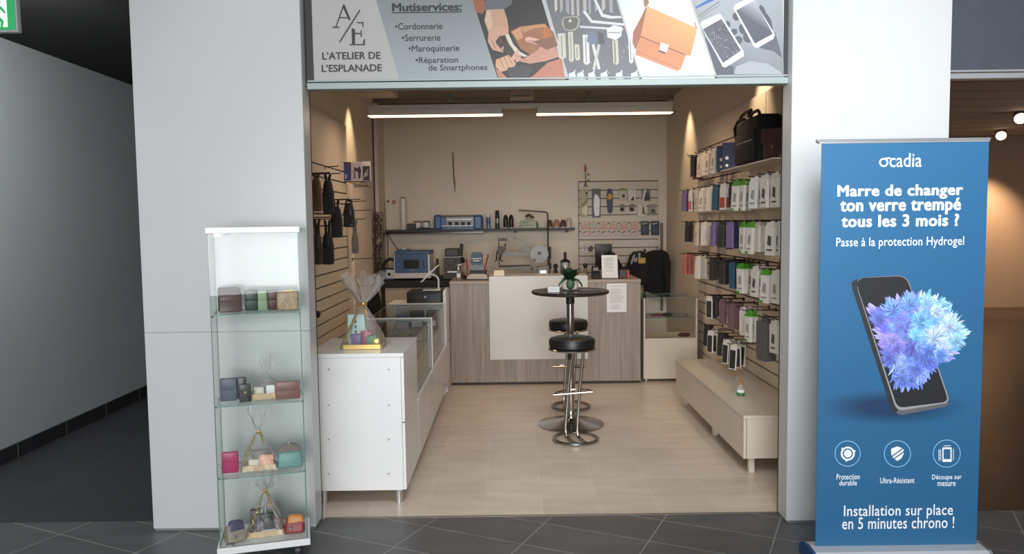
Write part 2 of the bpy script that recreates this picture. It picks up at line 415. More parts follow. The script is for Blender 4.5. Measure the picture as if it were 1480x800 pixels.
# dark shop unit next door on the right
NW = M('neighbour_wall_paint', (150, 126, 104), 0.8, var=0.04, scale=1)
b = B(); b.box(2.15, 12.4, 13.8, 14.0, 0, 3.1); struct('wall_neighbour_back', b, NW)
b = B(); b.box(12.4, 12.5, 4.2, 14, 0, 3.1); struct('wall_neighbour_side', b, NW)
CN = M('neighbour_ceiling_tile', (186, 166, 150), 0.85, var=0.05)
b = B(); b.box(2.15, 12.4, 4.3, 13.8, 3.08, 3.2)
b.mi = 1
for k in range(16): b.box(2.2, 12.4, 4.6 + k * 0.6, 4.612 + k * 0.6, 3.077, 3.081)
struct('ceiling_neighbour', b, [CN, DARKG])
b = B(); b.box(2.30, 9.0, 4.13, 4.30, 2.42, 3.4); struct('wall_neighbour_header', b, M('header_grey', (62, 66, 74), 0.5))
b = B(); b.box(2.31, 9.0, 4.09, 4.14, 2.375, 2.405, 0.003); b.box(2.31, 9.0, 4.10, 4.14, 2.412, 2.424, 0.002); struct('trim_8', b, ALU)
_s1, _s2 = atZ(1447, 190, 3.05), atZ(1475, 164, 3.05)
for k, (x, y, lab) in enumerate(((_s1.x, _s1.y, 'round ceiling spotlight next door glowing just right of the blue banner top'),
                                 (_s2.x, _s2.y, 'round ceiling spotlight next door higher up at the edge of the dark ceiling'),
                                 (6.4, 12.6, 'small far ceiling spotlight in the dark shop next door'))):
    t = thing('ceiling_spotlight', lab, 'ceiling light', (x, y, 3.077), 0, 'spotlights in the shop next door')
    d_ = Vector((-0.45, -0.75, -0.5)).normalized(); q_ = Vector((0, 0, -0.07)); b = B(); b.cyl(q_ - d_ * 0.06, q_ + d_ * 0.06, 0.085, n=20); b.cyl((0, 0, 0), (0, 0, -0.05), 0.03, n=12); obj('spot_head', b, STEEL, t, local=True, smooth=True)
    b = B(); b.cyl(q_ + d_ * 0.0605, q_ + d_ * 0.063, 0.075, n=20); obj('lamp_disc', b, M('warm_lamp', (255, 226, 200), emit=6), t, local=True)
    light('neighbour_lamp', 'SPOT', (x, y, 2.98), 38, (1, 0.66, 0.38), 0.05, aim=(x + 0.2, y + 1.2, 0), spot_size=1.9, spot_blend=0.7)
light('neighbour_fill', 'POINT', (9.4, 8.0, 1.9), 70, (1, 0.8, 0.64), 0.15)  # added fill out of view, lifts the dark ceiling next door
light('neighbour_wall_lamp', 'SPOT', (8.45, 12.9, 2.7), 380, (1, 0.72, 0.46), 0.05, aim=(8.4, 13.75, 0.9), spot_size=1.6, spot_blend=0.8)

# exit sign hanging over the corridor mouth
t = thing('exit_sign', 'green illuminated running man exit sign hanging at the corridor mouth', 'exit sign', (-2.43, 3.5, 2.525))
EXG = M('exit_green', (36, 150, 84), 0.4, emit=0.45); EXW = M('exit_white', (206, 240, 210), 0.4, emit=0.75)
b = B(); b.box(-2.65, -2.212, 3.5, 3.53, 2.53, 2.70, 0.004); obj('housing', b, M('sign_housing_grey', (150, 152, 150), 0.4), t)
b = B(); b.box(-2.642, -2.22, 3.497, 3.5, 2.540, 2.692); obj('face_panel', b, EXG, t)
b = B(); q = lambda pts: b.prism(pts, (-2.30, 3.4965 - (0.0015 if b.mi else 0), 2.548), (1, 0, 0), (0, 0, 1), (0, 0.001, 0))
q([(-0.09, 0.004), (0.046, 0.004), (0.046, 0.132), (-0.09, 0.132)])    # doorway
b.mi = 1
q([(-0.035, 0.055), (-0.02, 0.06), (0.0, 0.085), (0.02, 0.08), (0.035, 0.062), (0.041, 0.068), (0.024, 0.093), (-0.002, 0.1), (-0.022, 0.097), (-0.044, 0.06)])
q([(-0.012, 0.09), (0.006, 0.088), (0.012, 0.05), (0.03, 0.03), (0.024, 0.0), (0.014, 0.0), (0.016, 0.026), (-0.004, 0.04), (-0.016, 0.01), (-0.05, 0.004), (-0.05, 0.013), (-0.023, 0.02), (-0.012, 0.05)])
b.prism([(0.014 * math.cos(a * PI / 8) + 0.006, 0.014 * math.sin(a * PI / 8) + 0.113) for a in range(16)], (-2.30, 3.495, 2.548), (1, 0, 0), (0, 0, 1), (0, 0.001, 0))
b.mi = 0
b.prism([(-0.12, 0.05), (-0.27, 0.05), (-0.27, 0.02), (-0.33, 0.07), (-0.27, 0.12), (-0.27, 0.09), (-0.12, 0.09)], (-2.30, 3.4965, 2.548), (1, 0, 0), (0, 0, 1), (0, 0.001, 0))
obj('pictogram', b, [EXW, EXG], t)
for x in (-2.55, -2.3):
    b = B(); b.cyl((x, 3.515, 2.70), (x, 3.515, 3.0), 0.004, n=8); obj('hanger_rod', b, STEEL, t)

# ------------------------------------------------------------------ shop sign over the opening
YS = 4.10
t = thing('shop_sign', 'long printed shop sign with lettering and four slanted pictures above the opening', 'sign', (0.2, YS, 2.41))
p, q_ = at(449, 116.5, YS), at(1133, 108, YS)
b = B(); b.box(-1.037, 1.452, YS, YS + 0.045, 2.413, 2.98, 0.002); obj('sign_board', b, M('sign_board_grey', (184, 184, 182), 0.45, var=0.02), t)
for x0, x1 in ((-1.072, -1.037), (1.452, 1.473)):
    b = B(); b.box(x0, x1, YS - 0.004, YS + 0.055, 2.412, 3.1); obj('side_frame', b, M('sign_frame_black', (40, 37, 36), 0.5), t)
def slant(xa, xb, y0=-45.0, yb=115.5): return [(xa[0] + (xa[1] - xa[0]) * (y0 / yb), y0), (xb[0] + (xb[1] - xb[0]) * (y0 / yb), y0), (xb[1], yb), (xa[1], yb)]
P = Print(YS - 0.0006)
P.poly([(446, -45), (531, -45), (577.5, 115.5), (454.5, 116.5)], (172, 171, 167))
P.poly(slant((543.5, 577.5), (683, 720)), (137, 144, 145), cols=[(118, 121, 121), (118, 121, 121), (150, 159, 162), (150, 159, 162)])
# picture: hands working on a brown shoe
P.poly(slant((683, 720), (783, 818)), (36, 31, 30))
P.poly([(683, 0), (700, 0), (703, 12), (697, 20), (688, 18)], (150, 86, 52))
P.poly([(704, -10), (742, -10), (739, 6), (728, 14), (703, 15), (700, 8)], (92, 96, 100))           # grey sleeve
P.poly([(703, 14), (728, 13), (733, 27), (735, 40), (724, 52), (706, 47), (700, 30)], (186, 148, 120))     # forearm
P.poly([(707, 36), (735, 40), (735, 50), (722, 52), (716, 60), (728, 66), (727, 76), (712, 72), (705, 60)], (196, 150, 126))
P.poly([(716, 60), (724, 54), (728, 66), (724, 70)], (60, 40, 34))
P.poly([(738, 45), (752, 38), (786, 34), (800, 46), (806, 66), (790, 76), (768, 80), (752, 70)], (150, 98, 62))   # shoe
P.poly([(739, 46), (752, 39), (756, 54), (748, 58)], (196, 142, 100))
P.poly([(785, 36), (788, 34), (803, 62), (795, 70), (786, 58)], (176, 104, 58))
P.poly([(730, 50), (735, 49), (742, 64), (752, 75), (763, 81), (757, 82), (744, 75), (735, 62)], (208, 198, 180)) # welt
P.poly([(730, 54), (735, 63), (744, 76), (757, 83), (748, 86), (735, 82), (728, 72)], (58, 44, 40))
P.poly([(758, 56), (764, 53), (780, 57), (798, 57), (808, 82), (790, 88), (766, 92), (748, 88), (742, 80), (757, 84), (772, 76), (782, 67), (762, 62)], (188, 136, 116))   # right hand
for k, (x, y) in enumerate(((746, 78), (749, 84), (742, 84))): P.disc((x, y), 3.2, (206, 156, 136), 12, 6.5, 0.5)
for a_, c_, w_ in (((717, 62), (727, 74), 1.0), ((722, 54), (726, 62), 0.9), ((711, 58), (716, 70), 0.8), ((762, 62), (782, 67), 1.0), ((745, 80), (760, 86), 0.8)): P.line(a_, c_, w_, (124, 84, 70))
P.poly([(704, 15), (709, 15), (712, 36), (707, 44), (701, 30)], (206, 170, 142)); P.poly([(760, 54), (766, 53.5), (780, 57.5), (797, 58), (797, 60), (780, 60), (766, 57.5), (759, 59)], (214, 168, 146))
P.poly([(752, 40), (770, 36.5), (786, 34.5), (792, 39), (772, 41), (757, 47)], (188, 134, 90)); P.poly([(770, 60), (800, 52), (806, 66), (790, 72)], (126, 82, 56))
P.poly([(717, 86), (735, 79), (746, 92), (742, 98), (724, 104), (716, 96)], (202, 158, 126))
for k_ in range(3): P.line((722 + 6 * k_, 84 - 2 * k_), (729 + 6 * k_, 99 - 2.5 * k_), 0.9, (140, 96, 78))
P.poly([(716, 98), (724, 104), (733, 112), (735, 115), (721, 115)], (176, 120, 96))
P.poly([(770, 110), (792, 90), (812, 84), (817, 115), (758, 115)], (178, 112, 88))
P.poly([(733, 98), (756, 94), (770, 100), (760, 115), (737, 115)], (58, 56, 60))
# picture: keys hanging on a board
P.poly(slant((789, 823), (891, 926)), (104, 104, 108))
KEYC = [(206, 204, 198), (190, 186, 170), (172, 168, 160), (216, 216, 214), (150, 150, 152)]
rk = random.Random(4)
for x in (800, 808, 816, 824, 832, 841, 849, 858, 868, 879):
    w = rk.uniform(3, 5.5); P.poly([(x, -40), (x + w, -40), (x + w + 2, rk.uniform(12, 24)), (x + 2, rk.uniform(14, 24))], rk.choice(KEYC))
P.poly([(862, 0), (872, 20), (884, 23), (897, 23), (899, 26), (882, 27), (869, 24), (858, 0)], (204, 206, 206))
P.poly([(846, 15), (856, 29), (903, 34), (902, 37), (854, 33), (842, 17)], (204, 206, 206))
P.poly([(838, 37), (901, 41), (900, 44), (838, 40)], (196, 198, 198))
P.poly([(814, 25), (834, 23), (838, 28), (836, 40), (828, 45), (816, 43), (812, 34)], (168, 168, 158)); P.poly([(815, 26), (833, 24.5), (836, 29), (834, 39), (827, 43.5), (817, 42), (814, 34)], (98, 96, 88)); P.disc((824, 30), 2.4, (188, 186, 172), 12)
for i, (x, y0, y1, w, c) in enumerate(((806, 48, 86, 11, 1), (821, 46, 90, 7, 1), (830, 64, 88, 7, 1), (842, 50, 94, 9, 0), (885, 58, 94, 8, 1), (908, 52, 92, 6, 3))):
    P.poly([(x, y0), (x + w, y0), (x + w + 1.5, y1 - 3), (x + w / 2 + 1.5, y1), (x + 1.5, y1 - 3)], KEYC[c])
    P.line((x + w * 0.5, y0 + 4), (x + w * 0.5 + 1, y1 - 4), 1.2, (120, 116, 108))
P.poly([(850, 46), (858, 44), (864, 58), (858, 66), (848, 60)], (104, 114, 138)); P.poly([(864, 46), (872, 48), (874, 62), (866, 66)], (74, 76, 82))
P.line((857, 64), (866, 100), 4, (206, 206, 200)); P.line((866, 64), (858, 101), 4, (184, 184, 178))
P.poly([(877, 42), (887, 36), (899, 39), (898, 52), (890, 58), (878, 54)], (214, 214, 214)); P.line((879, 47), (896, 47), 1.2, (110, 108, 104)); P.line((888, 57), (889, 92), 1.4, (120, 116, 108))
for x in (822, 834, 850, 868, 890, 912): P.poly([(x, 106), (x + 6, 104), (x + 10, 100), (x + 9, 105), (x + 12, 115), (x, 115)], (196, 204, 214))
rk2 = random.Random(9)
for k in range(26): P.disc((rk2.uniform(845, 915), rk2.uniform(66, 108)), rk2.uniform(0.5, 1.1), (176, 176, 180), 6)
# picture: tan leather satchel on white
P.poly(slant((893.5, 928), (997, 1034)), (214, 220, 226), cols=[(206, 212, 218), (206, 212, 218), (224, 229, 234), (224, 229, 234)])
P.poly([(930, 0), (936, -6), (938, 4), (934, 10), (931, 9)], (150, 122, 88))
P.poly([(934, 9), (926, 26), (915, 46), (914, 62), (918, 72), (930, 52), (935, 30)], (158, 98, 74))
P.poly([(935, 9), (1006, 40), (1007, 46), (998, 80), (991, 80), (984, 100), (979, 103), (918, 79), (919, 72), (926, 52)], (198, 132, 92))
P.poly([(935, 10), (1006, 40), (1007, 46), (998, 81), (988, 77), (926, 52)], (216, 152, 104), cols=[(222, 164, 110), (226, 166, 112), (222, 152, 96), (204, 136, 92), (206, 138, 98), (208, 142, 104)])
P.line((926, 52.5), (990, 79), 1.3, (128, 84, 66)); P.line((919, 74), (980, 98), 0.8, (160, 102, 78))
P.poly([(955, 61), (967, 65), (963, 76), (953, 72)], (210, 208, 206)); P.poly([(953, 72), (963, 76), (960, 78), (951, 74)], (104, 82, 72))
P.line((1004, 32), (1007, 42), 2, (196, 128, 86))
# picture: two phones held by gloved hands
P.poly(slant((1001, 1038), (1131, 1133)), (172, 177, 181), cols=[(178, 184, 188), (162, 168, 172), (120, 124, 128), (96, 98, 104)])
P.poly([(1005, 10), (1028, -3), (1033, 0), (1006, 12.5)], (70, 106, 168)); P.line((1008, 24), (1040, 2), 1.6, (128, 128, 122)); P.line((1012, 25), (1042, 6), 0.9, (128, 128, 130))
P.poly([(1018, 52), (1046, 92), (1060, 96), (1061, 107), (1036, 108)], (84, 86, 96))
for c in ((1052, 35, 3.5, 5), (1061, 46, 5, 4.5), (1067, 58, 6, 6), (1064, 24, 5, 6), (1074, 42, 6, 8), (1081, 54, 7, 8), (1102, 16, 4, 9), (1110, 32, 5, 14)): P.disc((c[0], c[1]), c[2], (86, 88, 97), 18, c[3], -0.35)
P.poly([(1092, 66), (1120, 46), (1131, 84), (1118, 74), (1100, 70)], (94, 96, 105))
P.poly([(1061, 107), (1064, 96), (1084, 88), (1110, 92), (1128, 104), (1131, 107)], (156, 160, 164))
P.poly([(1012, 35), (1014, 31), (1038, 20), (1042, 21), (1075, 75), (1075, 81), (1049, 97), (1045, 97)], (226, 228, 230)); P.poly([(1016, 42), (1043, 27), (1071, 73), (1045, 91)], (92, 93, 100))
rk3 = random.Random(5)
for k in range(46):
    u, v = rk3.random(), rk3.random(); x = 1016 + 27 * u + 29 * v; y = 42 - 15 * u + 48 * v; a = rk3.uniform(0, PI); L = rk3.uniform(1, 3.4)
    x = min(max(x, 1022), 1066); P.line((x - L * math.cos(a), y - L * math.sin(a)), (x + L * math.cos(a), y + L * math.sin(a)), 0.5, rk3.choice([(176, 178, 184), (140, 142, 148), (64, 64, 70)]))
P.poly([(1060, 12), (1062, 7), (1084, -4), (1090, 0), (1120, 50), (1118, 56), (1095, 69), (1090, 68)], (224, 226, 229)); P.poly([(1064, 15), (1091, 0), (1117, 49), (1091, 63)], (90, 92, 102), cols=[(96, 98, 106), (176, 180, 186), (86, 88, 98), (84, 86, 96)])
P.done('picture_print', t)
# lettering and emblem
P = Print(YS - 0.006); K = (34, 34, 35)
def c3(pts): return [(440 + x / 6.667, y / 6.667) for x, y in pts]
P.poly(c3([(372, 42), (384, 42), (444, 185), (432, 198), (424, 186), (366, 60)]), K)             # A: thick leg
P.poly(c3([(368, 58), (376, 66), (306, 262), (296, 262)]), K); P.poly(c3([(334, 164), (424, 164), (420, 174), (330, 174)]), K)
P.poly(c3([(270, 256), (336, 258), (336, 267), (270, 267)]), K)
P.line(c3([(534, 95)])[0], c3([(338, 405)])[0], 1.7, K)
P.poly(c3([(455, 268), (486, 282), (486, 425), (458, 425)]), K)                                     # E
P.poly(c3([(436, 424), (580, 424), (578, 434), (436, 434)]), K); P.poly(c3([(562, 426), (570, 378), (582, 376), (580, 430)]), K)
P.poly(c3([(486, 316), (545, 316), (545, 327), (486, 327)]), K); P.poly(c3([(540, 292), (550, 290), (552, 356), (542, 354)]), K)
P.poly(c3([(504, 212), (568, 212), (568, 222), (504, 222)]), K); P.poly(c3([(556, 214), (567, 214), (567, 262), (560, 262)]), K)
P.done('emblem', t)
LK = M('black_vinyl', (36, 36, 37), 0.5, var=0.03)
for nm, s, x0, y0, x1, y1, of in (('name_lettering', "L\u2019ATELIER DE", 465.8, 75.5, 550, 86, 0.022), ('name_lettering', "L\u2019ESPLANADE", 465, 93.5, 552, 104, 0.022),
        ('heading_lettering', 'Mutiservices:', 566.7, 4.6, 667.5, 16.5, 0.03), ('service_lettering', '\u2022Cordonnerie', 571, 33.5, 639.5, 42.8, 0.006),
        ('service_lettering', '\u2022Serrurerie', 581, 50, 636.5, 59.3, 0.006), ('service_lettering', '\u2022Maroquinerie', 590.5, 65.5, 664, 77.3, 0.006),
        ('service_lettering', '\u2022R\u00e9paration', 600.5, 82.5, 662, 93.8, 0.006), ('service_lettering', 'de Smartphones', 619.5, 93.6, 704.5, 104.4, 0.006)):
    text(nm, s, x0, y0, x1, y1, YS - 0.004, LK, t, of)
P = Print(YS - 0.004); P.line((566.5, 18.2), (667.5, 17.0), 1.3, K); P.done('heading_underline', t)

# ------------------------------------------------------------------ roll-up banner
YB, KB_ = 3.55, 3.55 / 3.75
t = thing('roll_up_banner', 'tall blue roll-up banner with a phone picture and white text by the right pillar', 'banner', (1.925 * KB_, YB, 0))
b = B(); b.box(1.439, 2.212, YB, YB + 0.003, 0.07, 2.002); obj('banner_sheet', b, M('banner_blue', (38, 98, 140), 0.42, var=0.02, scale=1.5), t)
b = B(); b.cyl((1.415, YB + 0.004, 2.004), (2.218, YB + 0.004, 2.004), 0.008, n=12); b.box(1.425, 2.213, YB - 0.003, YB + 0.011, 1.992, 2.003); obj('top_rail', b, ALU, t, smooth=True)
b = B(); b.prism([(-0.10, 0.0), (0.10, 0.0), (0.10, 0.035), (0.07, 0.062), (0.01, 0.07), (-0.06, 0.065), (-0.095, 0.045)], (1.414, YB, 0.012), (0, 1, 0), (0, 0, 1), (0.814, 0, 0)); b.box(1.414, 2.228, YB - 0.102, YB - 0.09, 0.03, 0.036); obj('base_cassette', b, M('base_silver', (212, 214, 216), 0.45, 0.25, var=0.02), t)
BEND = M('banner_end_blue', (28, 74, 124), 0.4)
for x in (1.400, 2.228):
    b = B(); b.prism([(-0.105, 0.0), (0.105, 0.0), (0.105, 0.04), (0.072, 0.068), (0.01, 0.077), (-0.062, 0.07), (-0.1, 0.05)], (x, YB, 0.010), (0, 1, 0), (0, 0, 1), (0.014, 0, 0)); obj('end_cap', b, BEND if x < 2 else ALU, t)['label'] = 'blue end cap' if x < 2 else 'silver end cap'
b = B(); b.cyl((1.82, YB + 0.03, 0.06), (1.82, YB + 0.03, 2.0), 0.011, n=12); obj('support_pole', b, STEEL, t, smooth=True)
for x in (1.48, 2.15):
    b = B(); b.box(x - 0.02, x + 0.02, YB - 0.13, YB + 0.13, 0.0, 0.012, 0.002); obj('foot', b, DARKG, t)
# printed picture: shadow, phone, burst
P = Print(YB - 0.0006)
BLU, SHD = (38, 98, 140), (20, 54, 90)
cx, cy = 1288, 588
for k in range(36):
    a0, a1 = 2 * PI * k / 36, 2 * PI * (k + 1) / 36
    e = lambda s_, a: (max(1181.5, min(1412, cx + 100 * s_ * math.cos(a))), cy + 24 * s_ * math.sin(a))
    P.k = 0; P.poly([e(0.42, a0), e(0.42, a1), (cx, cy)], SHD)
    P.k = 0; P.poly([e(0.42, a0), e(1.15, a0), e(1.15, a1), e(0.42, a1)], SHD, cols=[SHD, BLU, BLU, SHD])
P.k = 2
def c7(pts): return [(1220 + x / 3.479, 380 + y / 3.479) for x, y in pts]
def rnd(pts, r, n=5):
    out = []; N = len(pts)
    for i in range(N):
        p, a, c = Vector(pts[i]), Vector(pts[i - 1]), Vector(pts[(i + 1) % N])
        u, v = (a - p).normalized(), (c - p).normalized(); rr = r[i] if isinstance(r, (list, tuple)) else r
        s0, s1 = p + u * rr, p + v * rr
        for k in range(n + 1):
            q = k / n; out.append(tuple(s0 * (1 - q) ** 2 + p * 2 * q * (1 - q) + s1 * q ** 2))
    return out
P.poly(rnd(c7([(34, 74), (316, 60), (536, 716), (262, 768)]), [24, 14, 12, 12]), (96, 96, 100))           # metal edge
P.poly(c7([(38, 96), (64, 78), (272, 740), (256, 754), (240, 742), (40, 124)]), (44, 44, 47))
P.poly(rnd(c7([(50, 76), (314, 62), (534, 700), (264, 744)]), [20, 13, 11, 11]), (150, 150, 152))
P.poly(rnd(c7([(52, 76), (312, 64), (526, 696), (268, 728)]), [18, 13, 10, 10]), (33, 33, 37))
P.disc(c7([(168, 102)])[0], 1.2, (58, 58, 64), 10)
bc = c7([(340, 408)])[0]
outl = [(105, 205), (140, 195), (205, 228), (222, 150), (300, 158), (335, 118), (392, 150), (480, 150), (536, 200), (582, 270), (637, 352), (600, 430), (556, 475), (480, 512), (440, 575), (400, 642), (345, 628), (300, 642), (252, 632), (222, 560), (195, 450), (148, 335)]
oa = sorted((math.atan2(380 + y / 3.479 - bc[1], 1220 + x / 3.479 - bc[0]), math.hypot(380 + y / 3.479 - bc[1], 1220 + x / 3.479 - bc[0])) for x, y in outl)
def orad(a):
    ext = [(oa[-1][0] - 2 * PI, oa[-1][1])] + oa + [(oa[0][0] + 2 * PI, oa[0][1])]
    for (a0, r0), (a1, r1) in zip(ext, ext[1:]):
        if a0 <= a <= a1: q = (a - a0) / max(1e-6, a1 - a0); return r0 + (r1 - r0) * q
    return 40
PAL = [(150, 140, 214), (176, 164, 224), (96, 120, 214), (84, 154, 226), (120, 196, 238), (206, 218, 244), (96, 104, 200), (66, 92, 186)]
def burst_col(a, s, rg):
    d = math.degrees(a) % 360
    n1 = noise.noise(Vector((math.cos(a) * 2.2, math.sin(a) * 2.2, s * 2.0)))
    if d > 280 or d < 15: base = [(112, 190, 238), (148, 204, 240), (196, 204, 232), (98, 168, 230), (204, 226, 246), (168, 164, 222)]
    elif d < 75: base = [(84, 124, 214), (96, 112, 206), (120, 150, 226), (132, 132, 210), (92, 160, 230)]
    elif d < 150: base = [(206, 212, 242), (128, 156, 230), (96, 122, 216), (164, 190, 240), (84, 104, 200)]
    elif d < 215: base = [(164, 152, 222), (150, 140, 214), (104, 104, 202), (120, 120, 206)]
    else: base = [(160, 150, 222), (122, 134, 218), (104, 150, 226), (142, 138, 216), (98, 112, 204)]
    c = base[int((n1 * 0.5 + 0.5 + rg.uniform(-0.18, 0.18)) * len(base)) % len(base)]
    sh = 1.0 + 0.12 * (s - 0.6) + rg.uniform(-0.09, 0.09)
    return tuple(max(0, min(255, v * sh)) for v in c)
rg = random.Random(21); P.k = 12; lay = 0
for ring_ in (1.0, 0.98, 0.86, 0.76, 0.64, 0.52, 0.40, 0.30, 0.21, 0.13):
    lay += 1; n = int(95 * ring_ + 40)
    for i in range(n):
        a = -PI + 2 * PI * (i + rg.random()) / n; R_ = orad(a) * ring_ * rg.uniform(0.84, 1.05) * (1 + 0.07 * noise.noise(Vector((a * 4.0, ring_ * 5, 1.3)))); w = rg.uniform(0.025, 0.065)
        r0 = R_ * 0.18; tip = (bc[0] + R_ * math.cos(a), bc[1] + R_ * math.sin(a)); pts = [(bc[0] + r0 * math.cos(a), bc[1] + r0 * math.sin(a))]
        mid = R_ * rg.uniform(0.72, 0.9); col = burst_col(a, ring_, rg)
        L_ = [(bc[0] + mid * math.cos(a - w), bc[1] + mid * math.sin(a - w)), (bc[0] + R_ * 0.96 * math.cos(a - w * 0.45), bc[1] + R_ * 0.96 * math.sin(a - w * 0.45))]
        R2 = [(bc[0] + R_ * 0.94 * math.cos(a + w * 0.4), bc[1] + R_ * 0.94 * math.sin(a + w * 0.4)), (bc[0] + mid * math.cos(a + w), bc[1] + mid * math.sin(a + w))]
        dk = tuple(v * 0.9 for v in col); lt = tuple(min(255, v * 1.1 + 8) for v in col)
        P.k = 12 + lay * 3 + (i % 3); P.poly(pts + L_ + [tip] + R2, col, cols=[dk, col, lt, lt, col, col])
lay += 1
sub_c = [(250, 240, 70), (180, 280, 62), (330, 210, 66), (300, 330, 84), (420, 250, 80), (480, 230, 62), (520, 320, 84), (560, 390, 56), (450, 380, 86), (380, 300, 70), (420, 480, 70), (360, 540, 72), (290, 570, 58), (265, 470, 70), (240, 390, 60), (345, 420, 60), (480, 460, 48)]
for k_ in range(46):
    a_ = rg.uniform(-PI, PI); q_ = math.sqrt(rg.random()) * 0.80 * orad(a_); sub_c.append(((bc[0] + q_ * math.cos(a_) - 1220) * 3.479, (bc[1] + q_ * math.sin(a_) - 380) * 3.479, rg.uniform(34, 62)))
rg.shuffle(sub_c)
for si, (sx, sy, sr) in enumerate(sub_c):
    c = c7([(sx, sy)])[0]; sr = sr / 3.479; main = math.atan2(c[1] - bc[1], c[0] - bc[0]); lay += 1
    base = burst_col(main if math.hypot(c[0] - bc[0], c[1] - bc[1]) > 6 else rg.uniform(-PI, PI), 0.8, rg)
    for rr_ in (1.0, 0.62):
        n = int(84 * rr_ + 20)
        for i in range(n):
            a = 2 * PI * (i + rg.random()) / n; lean = 0.35 + 0.65 * math.cos(a - main); R_ = sr * 1.1 * rr_ * rg.uniform(0.6, 1.08) * (0.62 + 0.38 * lean); w = rg.uniform(0.025, 0.06)
            q = rg.uniform(0.90, 1.10) + 0.06 * math.cos(a + 1.9); mixc = burst_col(main + rg.uniform(-0.5, 0.5), 0.8, rg); k_ = rg.uniform(0.1, 0.7)
            col = tuple(min(255, (base[j] * (1 - k_) + mixc[j] * k_) * q) for j in range(3)); dk = tuple(v * 0.88 for v in col); lt = tuple(min(255, v * 1.08 + 6) for v in col)
            P.k = 44 + lay * 3 + (i % 3)
            P.poly([(c[0] + R_ * s_ * math.cos(a + d_), c[1] + R_ * s_ * math.sin(a + d_)) for s_, d_ in ((0.05, 0), (0.75, -w), (1.0, 0), (0.75, w))], col, cols=[dk, col, lt, col])
P.done('phone_picture', t)
LW = M('white_print', (240, 243, 246), 0.45, var=0.01)
for nm, s, x0, y0, x1, y1, of, sp in (('headline_lettering', 'Marre de changer', 1210, 267.5, 1391.5, 289, 0.04, 1.08), ('headline_lettering', 'ton verre tremp\u00e9', 1214, 287.5, 1388.5, 311.5, 0.04, 1.08),
        ('headline_lettering', 'tous les 3 mois ?', 1216, 310.5, 1386, 328.5, 0.04, 1.08), ('subtitle_lettering', 'Passe \u00e0 la protection Hydrogel', 1208.5, 343.5, 1393, 360, 0.006, 1.05),
        ('icon_caption', 'Protection', 1209, 684.6, 1242.5, 692.6, 0.012, 1.05), ('icon_caption', 'durable', 1213, 693.6, 1238.5, 701.2, 0.012, 1.05), ('icon_caption', 'Ultra-R\u00e9sistant', 1272, 690, 1321.5, 698, 0.012, 1.05),
        ('icon_caption', 'D\u00e9coupe sur', 1347, 685.3, 1389.5, 694.6, 0.012, 1.05), ('icon_caption', 'mesure', 1355, 696.2, 1381, 702.2, 0.012, 1.05),
        ('footer_lettering', 'Installation sur place', 1219.5, 730, 1377, 750.5, 0.010, 1.05), ('footer_lettering', 'en 5 minutes chrono !', 1217, 747.5, 1379, 764.5, 0.010, 1.05),
        ('logo_lettering', 'cadia', 1285.5, 221.5, 1332, 241.5, 0.004, 1.0)):
    text(nm, s, x0, y0, x1, y1, YB - 0.0006, LW, t, of, sp)
P = Print(YB - 0.0006); WHT = (240, 243, 246); LBL = (150, 205, 236)
P.circ((1277.3, 234.6), 5.4, 2.3, WHT); P.line((1277, 229.2), (1287, 228.2), 2.2, WHT); P.done('logo_mark', t)
P = Print(YB - 0.0006)
for x, y, r in ((1225, 655, 18.2), (1297, 655.3, 19), (1368.3, 655, 19.6)):
    P.circ((x, y), r, 0.9, LBL); P.done('icon_circle', t); P = Print(YB - 0.0006)
P.circ((1225.3, 655), 8.8, 2.6, WHT); P.disc((1225.3, 655), 5.6, WHT)
for a in (-2.5, -0.45, 1.65): P.poly([(1225.3 + rr * math.cos(a + da), 655 + rr * math.sin(a + da)) for rr, da in ((12.5, 0.12), (9, -0.3), (9, 0.35))], WHT)
P.done('recycling_icon', t); P = Print(YB - 0.0006)
P.poly([(1288, 648), (1297, 644.5), (1306, 648), (1306, 656), (1302.5, 662), (1297, 665.5), (1291.5, 662), (1288, 656)], WHT)
P.line((1288.5, 659.5), (1306.5, 646.5), 1.7, BLU); P.line((1290, 664), (1308, 651), 1.7, BLU)
P.done('shield_icon', t); P = Print(YB - 0.0006)
P.poly(rnd([(1362, 646), (1375.5, 646), (1375.5, 667), (1362, 667)], 1.2), WHT); P.poly([(1363.8, 648.5), (1373.7, 648.5), (1373.7, 663), (1363.8, 663)], BLU)
for k in range(4): P.circ((1358.2, 651 + k * 4), 1.7, 0.8, WHT, 14)
P.line((1378, 648), (1378, 665), 0.8, WHT); P.line((1364, 643.8), (1374, 643.6), 0.9, WHT)
P.done('phone_icon', t)

